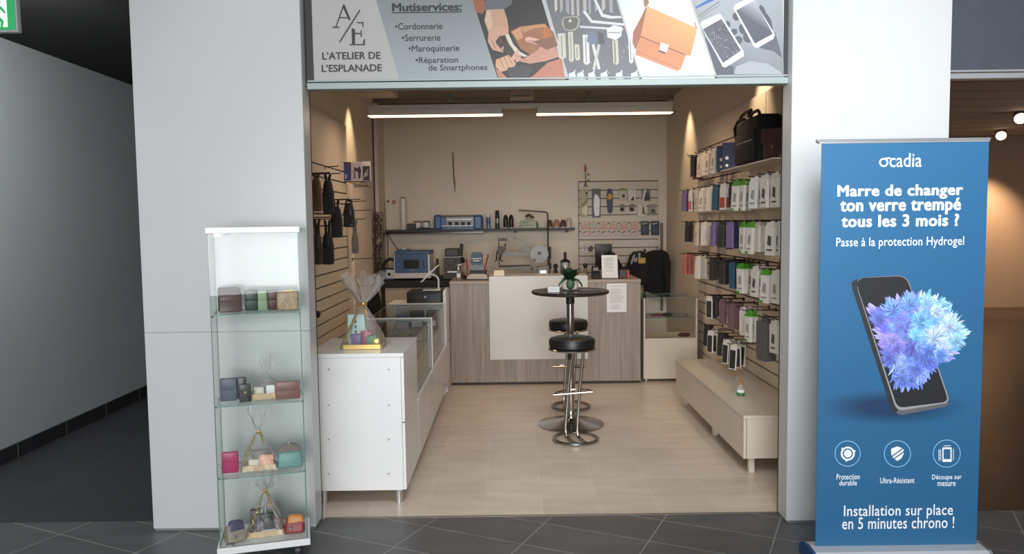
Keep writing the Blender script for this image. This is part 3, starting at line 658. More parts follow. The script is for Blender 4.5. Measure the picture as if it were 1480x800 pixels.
# ------------------------------------------------------------------ free-standing glass display cabinet in front of the left pillar
CAB_O, CAB_R = Vector((-1.43, 3.58, 0)), math.radians(15.5)
CW_, CD_ = 0.412, 0.27
def cab(u, v, z): return CAB_O + Vector((u * math.cos(CAB_R) - v * math.sin(CAB_R), u * math.sin(CAB_R) + v * math.cos(CAB_R), z))
t = thing('glass_display_cabinet', 'tall narrow glass display cabinet on wheels with four shelves of wallets and gift sets', 'display cabinet', CAB_O, CAB_R)
b = B(); b.box(-0.012, CW_ + 0.012, -0.012, CD_ + 0.012, 0.062, 0.095, 0.003); obj('base_board', b, WHITE, t, local=True)
b = B(); b.box(-0.008, CW_ + 0.008, -0.008, CD_ + 0.008, 1.612, 1.642, 0.003); obj('top_board', b, WHITE, t, local=True)
for u, v in ((0.05, 0.04), (CW_ - 0.05, 0.04), (0.05, CD_ - 0.04), (CW_ - 0.05, CD_ - 0.04)):
    b = B(); b.cyl((u - 0.012, v, 0.026), (u + 0.012, v, 0.026), 0.026, n=18); b.box(u - 0.018, u + 0.018, v - 0.012, v + 0.012, 0.05, 0.062)
    obj('caster', b, DARKG, t, local=True, smooth=True)
ZT, ZB = 1.612, 0.095
for nm, x0, x1, y0, y1 in (('glass_side', 0, 0.005, 0.006, CD_ - 0.006), ('glass_side', CW_ - 0.005, CW_, 0.006, CD_ - 0.006), ('glass_back', 0, CW_, CD_ - 0.005, CD_), ('glass_door', 0.001, CW_ - 0.001, 0.0, 0.005)):
    b = B(); b.box(x0, x1, y0, y1, ZB, ZT)
    for f in b.bm.faces:
        c = f.calc_center_median(); n_ = f.normal if f.normal.length else f.calc_center_median(); f.normal_update()
        thin = (abs(f.normal.x) > 0.5 and nm in ('glass_back', 'glass_door')) or (abs(f.normal.y) > 0.5 and nm == 'glass_side') or abs(f.normal.z) > 0.5
        if thin: f.material_index = 1
    obj(nm, b, [GLASS, GLASSE], t, local=True)
SHELF = (1.225, 0.785, 0.432)
for z in SHELF:
    b = B(); b.box(0.008, CW_ - 0.008, 0.010, CD_ - 0.008, z - 0.005, z)
    for f in b.bm.faces:
        f.normal_update()
        if abs(f.normal.z) < 0.5: f.material_index = 1
    obj('glass_shelf', b, [GLASS, GLASSE], t, local=True)
for z in (1.615 - 0.012, 0.097):
    b = B(); b.box(0.03, 0.06, -0.004, 0.014, z - 0.006, z + 0.01); obj('hinge', b, STEEL, t, local=True)
b = B()
for z in SHELF:
    for u in (0.004, CW_ - 0.004):
        for v in (0.05, CD_ - 0.05): b.cyl((u - 0.006, v, z - 0.011), (u + 0.006, v, z - 0.011), 0.005, n=8)
obj('shelf_pin', b, CHROME, t, local=True)

def wallet(name, label, cat, u, v, z, w, d, h, m, rot=0.0, lean=0.0, bev=0.006, group=None, flap=True, stud=False):
    """an upright small leather piece on a cabinet shelf"""
    t = thing(name, label, cat, cab(u, v, z), CAB_R + math.radians(rot), group)
    b = B(); b.box(-w / 2, w / 2, -d / 2, d / 2, 0.001, h, bev); L = Matrix.Rotation(math.radians(-lean), 4, 'X'); b.xf(L); b.xf(Matrix.Translation((0, 0, max(0, d / 2 * math.sin(math.radians(abs(lean)))))))
    obj('body', b, m, t, local=True, smooth=True)
    if flap:
        b = B(); b.box(-w / 2 + 0.002, w / 2 - 0.002, -d / 2 - 0.003, d / 2, h * 0.5, h + 0.002, bev * 0.6)
        if stud: b.mi = 1; b.cyl((0, -d / 2 - 0.005, h * 0.58), (0, -d / 2 - 0.002, h * 0.58), 0.005, n=10)
        b.xf(L); b.xf(Matrix.Translation((0, 0, max(0, d / 2 * math.sin(math.radians(abs(lean)))))))
        obj('flap', b, [m, GOLD], t, local=True, smooth=True)
    return t
BRN = M('brown_leather', (84, 58, 54), 0.4, var=0.12, scale=40, bump=0.15)
DGRN = M('dark_green_leather', (30, 58, 44), 0.4, var=0.12, scale=40)
LGRN = M('light_green_leather', (134, 156, 120), 0.45, var=0.1, scale=40)
DRED = M('oxblood_leather', (78, 34, 32), 0.4, var=0.12, scale=40)
REDB = M('red_brown_leather', (122, 76, 68), 0.4, var=0.1, scale=40)
DBLU = M('slate_leather', (74, 82, 98), 0.45, var=0.1, scale=40)
MAG = M('magenta_leather', (176, 40, 96), 0.42, var=0.08, scale=40)
TEAL = M('teal_leather', (92, 142, 136), 0.42, var=0.08, scale=40)
GRYB = M('grey_brown_leather', (110, 98, 92), 0.45, var=0.1, scale=40)
Z1, Z2, Z3, Z4 = 1.2255, 0.7855, 0.4325, 0.0955
wallet('wallet', 'dark green wallet mostly hidden behind the leaning brown one on the top shelf', 'wallet', 0.07, 0.17, Z1, 0.10, 0.022, 0.118, DGRN, 0)
wallet('wallet', 'dark brown wallet leaning back at the left end of the top cabinet shelf', 'wallet', 0.085, 0.09, Z1, 0.105, 0.018, 0.115, BRN, 8, 18)
wallet('wallet', 'dark green upright wallet with a pale lighter wallet beside it on the top shelf', 'wallet', 0.178, 0.15, Z1, 0.062, 0.024, 0.102, DGRN, 0)
wallet('wallet', 'pale green wallet standing between two darker ones on the top cabinet shelf', 'wallet', 0.232, 0.12, Z1, 0.046, 0.02, 0.100, LGRN, 0)
wallet('wallet', 'oxblood and brown wallet in the middle right of the top cabinet shelf', 'wallet', 0.282, 0.14, Z1, 0.052, 0.024, 0.100, DRED, 0)
t = thing('patchwork_purse', 'tan patchwork purse with pale seams at the right end of the top cabinet shelf', 'purse', cab(0.352, 0.10, Z1), CAB_R)
b = B(); b.box(-0.052, 0.052, -0.022, 0.022, 0.001, 0.096, 0.012, 3); obj('body', b, M('tan_patch_leather', (168, 142, 112), 0.5, var=0.25, scale=26), t, local=True, smooth=True)
b = B()
for pts in ([(-.05, .03), (-.02, .05), (0, .03), (.02, .055), (.05, .04)], [(-.02, .05), (-.03, .09)], [(.02, .055), (.012, .092)], [(0, .03), (-.01, .004)], [(.02, .055), (.035, .01)], [(-.05, .065), (-.025, .07)], [(.015, .08), (.05, .07)]):
    b.tube([(x, -0.0225, z) for x, z in pts], 0.0016, 5)
obj('seam', b, M('pale_seam', (214, 198, 166), 0.5), t, local=True)
b = B(); b.box(-0.02, 0.03, -0.008, 0.008, 0.094, 0.101, 0.003); obj('clasp', b, GOLD, t, local=True)

wallet('wallet', 'slate blue wallet with a pale blue top edge at the left of the second shelf', 'wallet', 0.058, 0.12, Z2, 0.078, 0.03, 0.112, DBLU, 0)
wallet('wallet', 'taller black wallet right of the slate blue one on the second shelf', 'wallet', 0.118, 0.14, Z2, 0.045, 0.026, 0.112, LEATHERK, 0, flap=False)
wallet('wallet', 'small black wallet with a round metal stud on the second cabinet shelf', 'wallet', 0.138, 0.07, Z2, 0.055, 0.024, 0.088, LEATHERK, 6, stud=True)
wallet('long_wallet', 'wide red brown wallet lying upright at the right end of the second shelf', 'wallet', 0.338, 0.07, Z2, 0.118, 0.024, 0.088, REDB, 0)
wallet('wallet', 'bright magenta wallet at the left end of the third cabinet shelf', 'wallet', 0.055, 0.09, Z3, 0.078, 0.024, 0.104, MAG, 0)

def purse(name, label, u, v, z, w, h, m, mtop, rot=0.0, d=0.055):
    t = thing(name, label, 'purse', cab(u, v, z), CAB_R + math.radians(rot))
    b = B(); b.hexa([(-w / 2, -d / 2, 0.001), (w / 2, -d / 2, 0.001), (w / 2, d / 2, 0.001), (-w / 2, d / 2, 0.001), (-w * 0.44, -d * 0.3, h), (w * 0.44, -d * 0.3, h), (w * 0.44, d * 0.3, h), (-w * 0.44, d * 0.3, h)], 0.010, 3); obj('body', b, m, t, local=True, smooth=True)
    b = B(); b.prism([(w * 0.42 * math.cos(a * PI / 12), h * 0.52 * math.sin(a * PI / 12)) for a in range(13)], (0, d * 0.22, h * 0.97), (1, 0, 0), (0, 0, 1), (0, -d * 0.42, 0)); obj('top_flap', b, mtop, t, local=True)
    b = B(); b.tube([(w * 0.43 * math.cos(a * PI / 12), -d * 0.22, h * 0.97 + h * 0.53 * math.sin(a * PI / 12)) for a in range(13)], 0.003, 6); b.ell((-0.004, -d * 0.22, h * 1.54), (0.008, 0.006, 0.006), 8, 6); obj('clasp_frame', b, STEEL, t, local=True, smooth=True)
    return t
purse('clasp_purse', 'teal clasp purse with a grey brown arched top on the third shelf', 0.338, 0.10, Z3, 0.125, 0.082, TEAL, GRYB)

def gift(name, label, loc, rot, w, d, hneck, htop, tray_m, items, ribbon=True, seed=1, flare=0.42, wrap_w=1.0):
    """tray of small goods wrapped in clear cellophane gathered by a ribbon, with a crumpled tuft on top"""
    t = thing(name, label, 'gift basket', loc, rot)
    b = B(); b.box(-w / 2, w / 2, -d / 2, d / 2, 0.001, 0.008, 0.002)
    for x0, x1, y0, y1 in ((-w / 2, w / 2, -d / 2, -d / 2 + 0.006), (-w / 2, w / 2, d / 2 - 0.006, d / 2), (-w / 2, -w / 2 + 0.006, -d / 2, d / 2), (w / 2 - 0.006, w / 2, -d / 2, d / 2)): b.box(x0, x1, y0, y1, 0.004, 0.030, 0.002)
    obj('tray', b, tray_m, t, local=True)
    for nm, m, x0, x1, y0, y1, z0, z1 in items:
        b = B(); b.box(x0, x1, y0, y1, max(z0, 0.0085), z1, min(0.006, (x1 - x0) * 0.2)); obj(nm, b, m, t, local=True, smooth=True)
    rs = random.Random(seed); ph = [rs.uniform(0, 6.28) for _ in range(6)]
    aw, ad = w * 0.5 * 1.06, d * 0.5 * 1.1
    prof = []
    N = 9
    for k in range(N + 1):
        q = k / N; prof.append((1.0 * (1 - q) ** 0.85 * (1 + 0.10 * math.sin(q * PI)) + 0.055, 0.001 + hneck * q))
    tuft = 6
    for k in range(1, tuft + 1):
        q = k / tuft; prof.append((0.055 + flare * q ** 0.7, hneck + (htop - hneck) * q))
    b = B(); n = 64; rings = []
    for k, (r, z) in enumerate(prof):
        q = z / htop; ring_ = []
        for i in range(n):
            a = 2 * PI * i / n
            # square-ish foot that becomes round higher up
            ca, sa = math.cos(a), math.sin(a); sq = 1 / max(abs(ca), abs(sa)); f = 1 + (sq - 1) * max(0, 1 - q * 2.2) * 0.9
            fold = 1 + (0.05 + 0.30 * max(0, q - 0.35)) * math.sin(a * 9 + ph[0] + k * 0.25) * (0.35 + 0.65 * abs(math.sin(a * 2.5 + ph[1]))) + 0.05 * math.sin(a * 21 + ph[2] + k)
            zz = z + (0.018 * math.sin(a * 5 + ph[3]) + 0.022 * math.sin(a * 11 + ph[4])) * max(0, (z - hneck) / (htop - hneck)) * (1 if k > N else 0)
            ring_.append(b.bm.verts.new((aw * wrap_w * r * f * ca * fold, ad * wrap_w * r * f * sa * fold, zz)))
        rings.append(ring_)
    for i in range(len(rings) - 1): b.bridge(rings[i], rings[i + 1])
    b.jitter(0.006, 34, seed)
    for v in b.bm.verts: v.co.z = max(v.co.z, 0.0006)
    obj('cellophane_wrap', b, CELLO, t, local=True, smooth=True, ang=0.9)
    if ribbon:
        b = B(); b.lathe([(w * 0.045, hneck - 0.008), (w * 0.055, hneck), (w * 0.045, hneck + 0.008)], n=14)
        for s_, ln in ((-1, 0.85), (1, 0.25)):
            pts = []
            for k in range(26):
                q = k / 25; pts.append((s_ * (0.01 + w * 0.42 * q * ln) + 0.006 * math.sin(q * 40), -ad * (0.15 + 0.95 * q) - 0.006 * math.cos(q * 40) - 0.004, hneck - (hneck - 0.02) * q * ln))
            b.tube(pts, 0.0032, 5)
        obj('ribbon', b, GOLD, t, local=True, smooth=True)
    return t
PEACH = M('peach_card', (232, 170, 140), 0.5, var=0.2, scale=20); CREAM = M('cream_card', (226, 216, 196), 0.5)
WICK = M('pale_wood_tray', (206, 172, 122), 0.5, var=0.12, scale=30)
gift('gift_set', 'small cellophane gift set with crumpled wrap in the middle of the second shelf', cab(0.235, 0.14, Z2), CAB_R, 0.15, 0.10, 0.125, 0.19, WICK,
     [('boxed_soap', CREAM, -0.06, -0.01, -0.03, 0.0, 0.009, 0.06), ('white_card', PAPER, 0.0, 0.04, -0.04, -0.036, 0.009, 0.07), ('peach_box', PEACH, 0.03, 0.066, -0.03, 0.02, 0.009, 0.065), ('grey_pouch', GRYB, -0.03, 0.03, 0.0, 0.04, 0.009, 0.075)], False, 3)
gift('gift_set', 'cellophane gift set with gold ribbon and a peach card box on the third shelf', cab(0.19, 0.13, Z3), CAB_R, 0.16, 0.11, 0.185, 0.292, WICK,
     [('peach_box', PEACH, 0.0, 0.07, -0.045, -0.02, 0.009, 0.075), ('cream_box', CREAM, -0.05, 0.0, -0.045, -0.02, 0.009, 0.055), ('grey_pouch', GRYB, -0.04, 0.05, 0.0, 0.05, 0.009, 0.085)], True, 5, 0.5)
gift('gift_set', 'largest gift set in the cabinet, wrapped goods on a wooden tray on its bottom board', cab(0.212, 0.13, Z4), CAB_R, 0.168, 0.12, 0.215, 0.288, WICK,
     [('dark_purse', M('plum_leather', (70, 54, 64), 0.45), -0.075, -0.01, -0.03, 0.02, 0.009, 0.13), ('dark_pouch', LEATHERK, -0.03, 0.035, -0.05, -0.02, 0.009, 0.115), ('name_card', PAPER, -0.02, 0.05, -0.052, -0.049, 0.012, 0.034), ('red_pouch', REDB, 0.035, 0.08, -0.03, 0.03, 0.009, 0.075), ('tan_pouch', GRYB, 0.0, 0.06, 0.02, 0.045, 0.009, 0.14)], True, 8, 0.62)
def soft_purse(name, label, u, v, z, r, m1, m2, rot):
    t = thing(name, label, 'purse', cab(u, v, z), CAB_R + math.radians(rot))
    w, d, h = r[0], r[1], r[2] * 2
    b = B(); b.hexa([(-w, -d, 0.002), (w * 0.9, -d, 0.002), (w * 0.9, d, 0.002), (-w, d, 0.002), (-w * 0.72, -d * 0.35, h * 0.8), (w * 0.86, -d * 0.35, h * 0.72), (w * 0.86, d * 0.3, h * 0.72), (-w * 0.72, d * 0.3, h * 0.8)], w * 0.3, 4); b.jitter(0.005, 14, 4)
    for v_ in b.bm.verts: v_.co.z = max(0.001, v_.co.z)
    obj('body', b, m1, t, local=True, smooth=True, ang=1.2)
    b = B(); b.hexa([(-w * 0.8, -d * 0.62, h * 0.46), (w * 0.9, -d * 0.62, h * 0.42), (w * 0.9, d * 0.5, h * 0.5), (-w * 0.8, d * 0.5, h * 0.5), (-w * 0.5, -d * 0.3, h * 0.94), (w * 0.74, -d * 0.3, h * 0.88), (w * 0.74, d * 0.3, h * 0.88), (-w * 0.5, d * 0.3, h * 0.94)], w * 0.22, 3); obj('flap', b, m2, t, local=True, smooth=True, ang=1.2)
    b = B(); b.ell((-w * 0.3, -d * 0.96, h * 0.3), (0.007, 0.004, 0.007), 10, 6); obj('stud', b, STEEL, t, local=True)
soft_purse('soft_purse', 'beige rounded purse with a violet flap on the left of the cabinet bottom', 0.066, 0.074, Z4, (0.05, 0.045, 0.056), M('beige_leather', (150, 136, 122), 0.5), M('violet_leather', (76, 70, 104), 0.45), 25)
soft_purse('soft_purse', 'dark red purse with an orange top on the right of the cabinet bottom', 0.352, 0.10, Z4, (0.055, 0.04, 0.05), M('dark_red_leather', (142, 46, 50), 0.45), M('orange_leather', (204, 132, 58), 0.45), -8)

# ------------------------------------------------------------------ white display counters on the left
XF, XB = -0.635, -1.19
def leg(b, x, y, z1=0.092): b.cyl((x, y, 0.004), (x, y, z1), 0.021, n=16); b.cyl((x, y, 0.002), (x, y, 0.012), 0.024, n=16)
t = thing('white_cabinet', 'white waist high cabinet with a gift basket on it, left of the shop entrance', 'cabinet', ((XF + XB) / 2, 4.68, 0.002))
b = B(); b.box(XB, XF - 0.018, 4.37, 4.985, 0.09, 0.878, 0.0015, 1); obj('carcass', b, WHITE, t)
b = B(); b.box(XB - 0.004, XF + 0.001, 4.366, 4.988, 0.878, 0.902, 0.002, 1); obj('top_panel', b, WHITE, t)
for z0, z1 in ((0.092, 0.488), (0.496, 0.876)):
    b = B(); b.box(XF - 0.017, XF, 4.374, 4.982, z0, z1, 0.0015, 1); obj('door', b, WHITE, t)
b = B()
for px in (475, 562):
    for py in (533.5, 585, 634.5, 684): q = at(px, py, 4.369); b.cyl((q.x, 4.3695, q.z), (q.x, 4.3665, q.z), 0.0055, n=10)
obj('screw_cap', b, M('screw_cap_grey', (150, 150, 152), 0.4), t)
for x in (XF - 0.05, XB + 0.06):
    for y in (4.41, 4.93):
        b = B(); leg(b, x, y); obj('leg', b, ALU, t, smooth=True)

def showcase(label, y0, y1, ndoors, posts):
    t = thing('glass_showcase_counter', label, 'display counter', ((XF + XB) / 2, (y0 + y1) / 2, 0.002), 0, 'glass topped counters on the left')
    b = B(); b.box(XB, XF - 0.018, y0, y1, 0.09, 0.470, 0.0015, 1); obj('carcass', b, WHITE, t)
    b = B(); b.box(XB, XF + 0.004, y0, y1, 0.470, 0.490, 0.0015, 1); obj('display_floor', b, WHITE, t)
    st = (y1 - y0) / ndoors
    for k in range(ndoors):
        b = B(); b.box(XF - 0.017, XF, y0 + k * st + 0.002, y0 + (k + 1) * st - 0.002, 0.092, 0.468, 0.0015, 1); obj('door', b, WHITE, t)
    for x in (XF - 0.05, XB + 0.06):
        for y in (y0 + 0.06, y1 - 0.06):
            b = B(); leg(b, x, y); obj('leg', b, ALU, t, smooth=True)
    b = B(); b.box(XB + 0.01, XF - 0.022, y0 + 0.002, y1 - 0.034, 0.876, 0.884)
    for f in b.bm.faces:
        f.normal_update()
        if abs(f.normal.z) < 0.5: f.material_index = 1
    obj('glass_top', b, [GLASS, GLASSE], t)
    b = B(); b.box(XF - 0.028, XF - 0.022, y0 + 0.002, y1 - 0.034, 0.491, 0.875)
    for f in b.bm.faces:
        f.normal_update()
        if abs(f.normal.x) < 0.5: f.material_index = 1
    obj('glass_front', b, [GLASS, GLASSE], t)
    b = B()
    b.box(XF - 0.05, XF - 0.012, y1 - 0.032, y1 - 0.002, 0.4905, 0.892, 0.002); b.box(XB + 0.0, XB + 0.036, y1 - 0.032, y1 - 0.002, 0.4905, 0.892, 0.002); b.box(XB, XF - 0.012, y1 - 0.033, y1 - 0.001, 0.870, 0.893, 0.002)
    obj('end_frame', b, WHITE, t)
    b = B(); b.box(XB + 0.04, XF - 0.05, y0 + 0.02, y1 - 0.04, 0.678, 0.683); obj('glass_shelf', b, GLASS, t)
    return t
showcase('nearer glass topped white counter, directly behind the white cabinet with the gift basket', 4.992, 6.12, 2, 1)
showcase('farther glass topped white counter, the one under the black cash drawer end', 6.126, 7.24, 2, 1)
t = thing('white_counter_end', 'white end unit of the left counters carrying the black cash drawer', 'counter', (-0.9, 7.44, 0.002))
b = B(); b.box(XB, XF - 0.018, 7.246, 7.64, 0.002, 0.872, 0.0015, 1); obj('carcass', b, WHITE, t)
b = B(); b.box(XF - 0.017, XF, 7.25, 7.636, 0.02, 0.466, 0.0015, 1); obj('door', b, WHITE, t)
b = B(); b.box(XF - 0.03, XF - 0.002, 7.26, 7.30, 0.49, 1.0, 0.002); b.box(XF - 0.03, XF - 0.002, 7.32, 7.63, 0.49, 1.01, 0.002); obj('end_post', b, WHITE, t)
b = B(); b.box(XB, XF - 0.034, 7.246, 7.64, 0.873, 0.885, 0.001); obj('top_panel', b, WHITE, t)
# small stock inside the showcases
rs = random.Random(3)
SC_ITEMS = [('dark grey folded case lying in the nearer showcase beside the white cabinet', DARKG, -0.82, 5.35, 0.15, 0.11, 0.03), ('red case lying on the floor of the nearer glass showcase', M('red_card', (178, 64, 54), 0.5), -0.76, 5.30, 0.06, 0.10, 0.10),
            ('black case lying farther back in the nearer glass showcase', BLACK, -0.92, 5.62, 0.16, 0.12, 0.03), ('grey box at the back of the nearer glass showcase', MIDG, -0.80, 5.84, 0.12, 0.10, 0.04)]
for lab, m, x, y, w, d, h in SC_ITEMS:
    z = 0.6835 if 'nearer glass showcase' in lab and 'floor' not in lab else (0.4905 if 'floor' in lab else 0.6835)
    t = thing('phone_case_box', lab, 'box', (x, y, z), rs.uniform(-0.5, 0.5), 'boxes in the glass counters')
    b = B(); b.box(-w / 2, w / 2, -d / 2, d / 2, 0.0005, h, 0.004); obj('tray', b, m, t, local=True)
    b = B(); b.box(-w / 2 - 0.002, w / 2 + 0.002, -d / 2 - 0.002, d / 2 + 0.002, h * 0.62, h + 0.003, 0.003); obj('lid', b, m, t, local=True)
for lab, m, x, y, w, d, h in (('pale blue box in the farther glass showcase below the cash drawer', M('pale_blue_card', (120, 136, 152), 0.5), -1.0, 6.9, 0.13, 0.10, 0.15), ('dark blue box in the farther glass showcase', M('navy_card', (44, 52, 66), 0.5), -0.87, 6.92, 0.12, 0.10, 0.17), ('black box right of the dark blue one in the farther glass showcase', BLACK, -0.74, 6.95, 0.10, 0.10, 0.17)):
    t = thing('phone_case_box', lab, 'box', (x, y, 0.6835), 0.0, 'boxes in the glass counters')
    b = B(); b.box(-w / 2, w / 2, -d / 2, d / 2, 0.0005, h, 0.003); obj('carton', b, m, t, local=True)
    b = B(); b.box(-w / 2 + 0.01, w / 2 - 0.01, -d / 2 - 0.001, -d / 2, h * 0.2, h * 0.5); obj('sticker', b, PAPER, t, local=True)
# gift basket on the white cabinet
RBR = M('rainbow_red', (150, 36, 60), 0.4); RBG = M('rainbow_green', (40, 120, 70), 0.4); RBP = M('rainbow_violet', (82, 60, 120), 0.4)
MINT = M('mint_card', (168, 196, 188), 0.45, var=0.05)
t = gift('gift_basket', 'big cellophane gift basket on gold tray standing on the white cabinet', (-0.905, 4.60, 0.9025), 0.0, 0.235, 0.19, 0.265, 0.43, GOLD,
     [('mint_box', MINT, -0.10, 0.005, 0.0, 0.05, 0.009, 0.20), ('green_toy', RBG, 0.02, 0.08, -0.05, -0.01, 0.009, 0.075), ('red_toy', RBR, -0.02, 0.05, -0.02, 0.03, 0.009, 0.10), ('violet_toy', RBP, -0.07, -0.01, -0.05, -0.01, 0.009, 0.085), ('gold_box', GOLD, 0.06, 0.10, -0.06, 0.04, 0.009, 0.06)], True, 14, 0.92)
b = B()
for k in range(3): b.ell((-0.05, -0.001, 0.095 + 0.03 * k), (0.006, 0.003, 0.010), 8, 6)
obj('dark_mark', b, BLACK, t, local=True)
# cash drawer and tablet stand
t = thing('cash_drawer', 'wide black cash drawer on the end of the left counter', 'cash drawer', (-0.83, 7.42, 0.886))
b = B(); b.box(-1.01, -0.672, 7.25, 7.62, 0.886, 0.998, 0.004); obj('body', b, BLACK, t)
b = B(); b.box(-1.0, -0.682, 7.244, 7.249, 0.898, 0.985, 0.002); df = obj('drawer_front', b, BLACKG, t)
b = B(); b.cyl((-0.832, 7.2445, 0.95), (-0.832, 7.238, 0.95), 0.009, n=12); obj('lock', b, STEEL, df)
t = thing('tablet_stand', 'white tilted tablet on a bent stand on top of the cash drawer', 'tablet', (-0.76, 7.42, 0.9985))
b = B(); b.box(-0.87, -0.70, 7.36, 7.50, 0.9985, 1.007, 0.003); obj('base', b, WHITE, t)
b = B(); b.tube([(-0.72, 7.43, 1.006), (-0.72, 7.43, 1.10), (-0.73, 7.43, 1.125), (-0.755, 7.43, 1.145), (-0.80, 7.43, 1.158)], 0.009, 8); obj('arm', b, WHITE, t, smooth=True)
b = B(); b.box(-0.115, 0.115, -0.085, 0.085, -0.006, 0.006, 0.003); b.xf(Matrix.Translation((-0.80, 7.43, 1.163)) @ Matrix.Rotation(math.radians(-44), 4, 'Y')); obj('tablet', b, WHITE, t)

# ------------------------------------------------------------------ wooden reception counter
OAK = wood_mat('grey_oak', (132, 119, 107), (162, 148, 135), (16, 16, 0.8), 0.42)
OAKT = wood_mat('grey_oak_top', (148, 130, 112), (176, 158, 140), (1.2, 12, 12), 0.4)
OFFW = M('off_white_lacquer', (206, 204, 196), 0.3, var=0.015, scale=3)
KICK = M('dark_plinth', (50, 44, 40), 0.6)
t = thing('reception_counter', 'grey oak reception counter with a white front panel, near the back of the shop', 'counter', (0.35, 7.95, 0.002))
b = B(); b.box(-0.631, 1.297, 7.66, 7.69, 0.03, 1.035, 0.001, 1); obj('front_panel', b, OAK, t)
b = B(); b.box(-0.631, 1.295, 7.668, 7.685, 0.0025, 0.03); obj('plinth', b, KICK, t)
b = B(); b.box(1.267, 1.297, 7.69, 8.30, 0.003, 1.035, 0.001, 1); b.box(-0.631, -0.606, 7.69, 8.30, 0.003, 1.035, 0.001, 1); obj('side_panel', b, OAK, t)
b = B(); b.box(-0.632, 1.300, 7.652, 8.32, 1.035, 1.064, 0.002, 1); obj('worktop', b, OAKT, t)
b = B(); b.box(-0.575, 1.267, 8.27, 8.285, 0.2, 1.034); obj('back_panel', b, OAK, t)
b = B(); b.box(-0.232, 0.760, 7.615, 7.650, 0.268, 1.112, 0.002, 1); obj('white_front_panel', b, OFFW, t)
b = B(); b.box(-0.232, 0.760, 7.651, 8.02, 1.085, 1.112, 0.002, 1); b.box(-0.232, -0.20, 7.66, 8.01, 1.0645, 1.085); b.box(0.73, 0.76, 7.66, 8.01, 1.0645, 1.085); obj('raised_top', b, OFFW, t)
def lines(b, x0, x1, z0, z1, y, n, seed, h=0.0035):
    r = random.Random(seed)
    for k in range(n):
        z = z1 - (z1 - z0) * (k + 0.5) / n
        if r.random() < 0.15: continue
        a = x0 + (x1 - x0) * r.uniform(0, 0.12); e = x1 - (x1 - x0) * r.uniform(0, 0.35); b.box(a, e, y - 0.0006, y, z - h / 2, z + h / 2)
GTXT = M('grey_print', (150, 152, 156), 0.6)
t = thing('paper_notice', 'white paper notice taped to the right of the wooden counter front', 'notice', tuple(at(891, 451, 7.652)))
p, q = at(877, 451, 7.652), at(905.5, 409, 7.652)
b = B(); b.box(p.x, q.x, 7.6505, 7.6515, p.z, q.z); sh_ = obj('sheet', b, PAPER, t)
b = B(); lines(b, p.x + 0.025, q.x - 0.02, p.z + 0.03, q.z - 0.02, 7.6502, 15, 2); obj('printed_lines', b, GTXT, t)

# things on the counter
ZC, ZW = 1.065, 1.113
t = thing('sanitizer_bottle', 'white pump bottle standing on the left end of the wooden counter', 'bottle', (-0.548, 7.80, ZC))
b = B(); b.lathe([(0.019, 0.001), (0.021, 0.006), (0.021, 0.085), (0.012, 0.105), (0.008, 0.11)], n=20); obj('bottle_body', b, ACRYL, t, local=True, smooth=True)
b = B(); b.lathe([(0.0215, 0.03), (0.0215, 0.07)], n=20); obj('bottle_label', b, PAPER, t, local=True, smooth=True)
b = B(); b.cyl((0, 0, 0.11), (0, 0, 0.135), 0.010, n=14); b.cyl((0, 0, 0.135), (0, 0, 0.155), 0.004, n=8); b.box(-0.008, 0.03, -0.007, 0.007, 0.152, 0.163, 0.003); obj('pump', b, WHITE, t, local=True)
b = B(); b.ell((0, 0, 0.045), (0.035, 0.03, 0.04), 14, 8); b.ell((0.05, 0.01, 0.04), (0.03, 0.03, 0.036), 12, 8); b.box(-0.03, 0.075, -0.025, 0.03, 0, 0.012)
b.xf(Matrix.Translation((-0.498, 7.86, ZC + 0.003)) @ Matrix.Scale(0.55, 4)); tag(obj('tape_dispenser', b, BLACK, smooth=True), 'black rounded tape dispenser right of the pump bottle on the counter', 'tape dispenser')
t = thing('card_stand', 'small white card holder at the left of the raised white counter top', 'card holder', (-0.13, 7.72, ZW))
b = B(); b.hexa([(-0.055, -0.03, 0), (0.055, -0.03, 0), (0.055, 0.03, 0), (-0.055, 0.03, 0), (-0.05, 0.0, 0.055), (0.05, 0.0, 0.055), (0.05, 0.01, 0.055), (-0.05, 0.01, 0.055)]); obj('card_block', b, CREAM, t, local=True)
b = B(); b.box(-0.06, 0.06, -0.035, 0.035, -0.0005, 0.003); obj('base', b, ACRYL, t, local=True)
t = thing('sheet_stand', 'white printed sheet in a clear stand on the right of the wooden counter', 'sign', (0.99, 7.78, ZC))
p, q = at(870, 400, 7.78), at(893, 368.5, 7.78)
b = B(); b.hexa([(p.x, 7.775, ZC + 0.006), (q.x, 7.775, ZC + 0.006), (q.x, 7.778, ZC + 0.006), (p.x, 7.778, ZC + 0.006), (p.x, 7.82, q.z), (q.x, 7.82, q.z), (q.x, 7.823, q.z), (p.x, 7.823, q.z)]); obj('sheet', b, PAPER, t)
b = B(); lines(b, p.x + 0.02, q.x - 0.02, p.z + 0.04, q.z - 0.02, 7.79, 11, 6); b.xf(Matrix.Translation((0, -0.012, 0))); 
for v in b.bm.verts: v.co.y += (v.co.z - ZC) * 0.19 - 0.008
obj('printed_lines', b, GTXT, t)
b = B(); b.box(p.x - 0.015, q.x + 0.04, 7.74, 7.84, ZC - 0.0005, ZC + 0.005, 0.002); obj('base', b, DARKG, t)
t = thing('card_terminal', 'black card payment terminal beside the clear sheet stand on the counter', 'card terminal', (0.86, 7.80, ZC))
b = B(); b.hexa([(-0.04, -0.07, 0), (0.04, -0.07, 0), (0.04, 0.07, 0), (-0.04, 0.07, 0), (-0.036, -0.03, 0.05), (0.036, -0.03, 0.05), (0.036, 0.06, 0.13), (-0.036, 0.06, 0.13)], 0.006); obj('body', b, BLACK, t, local=True)
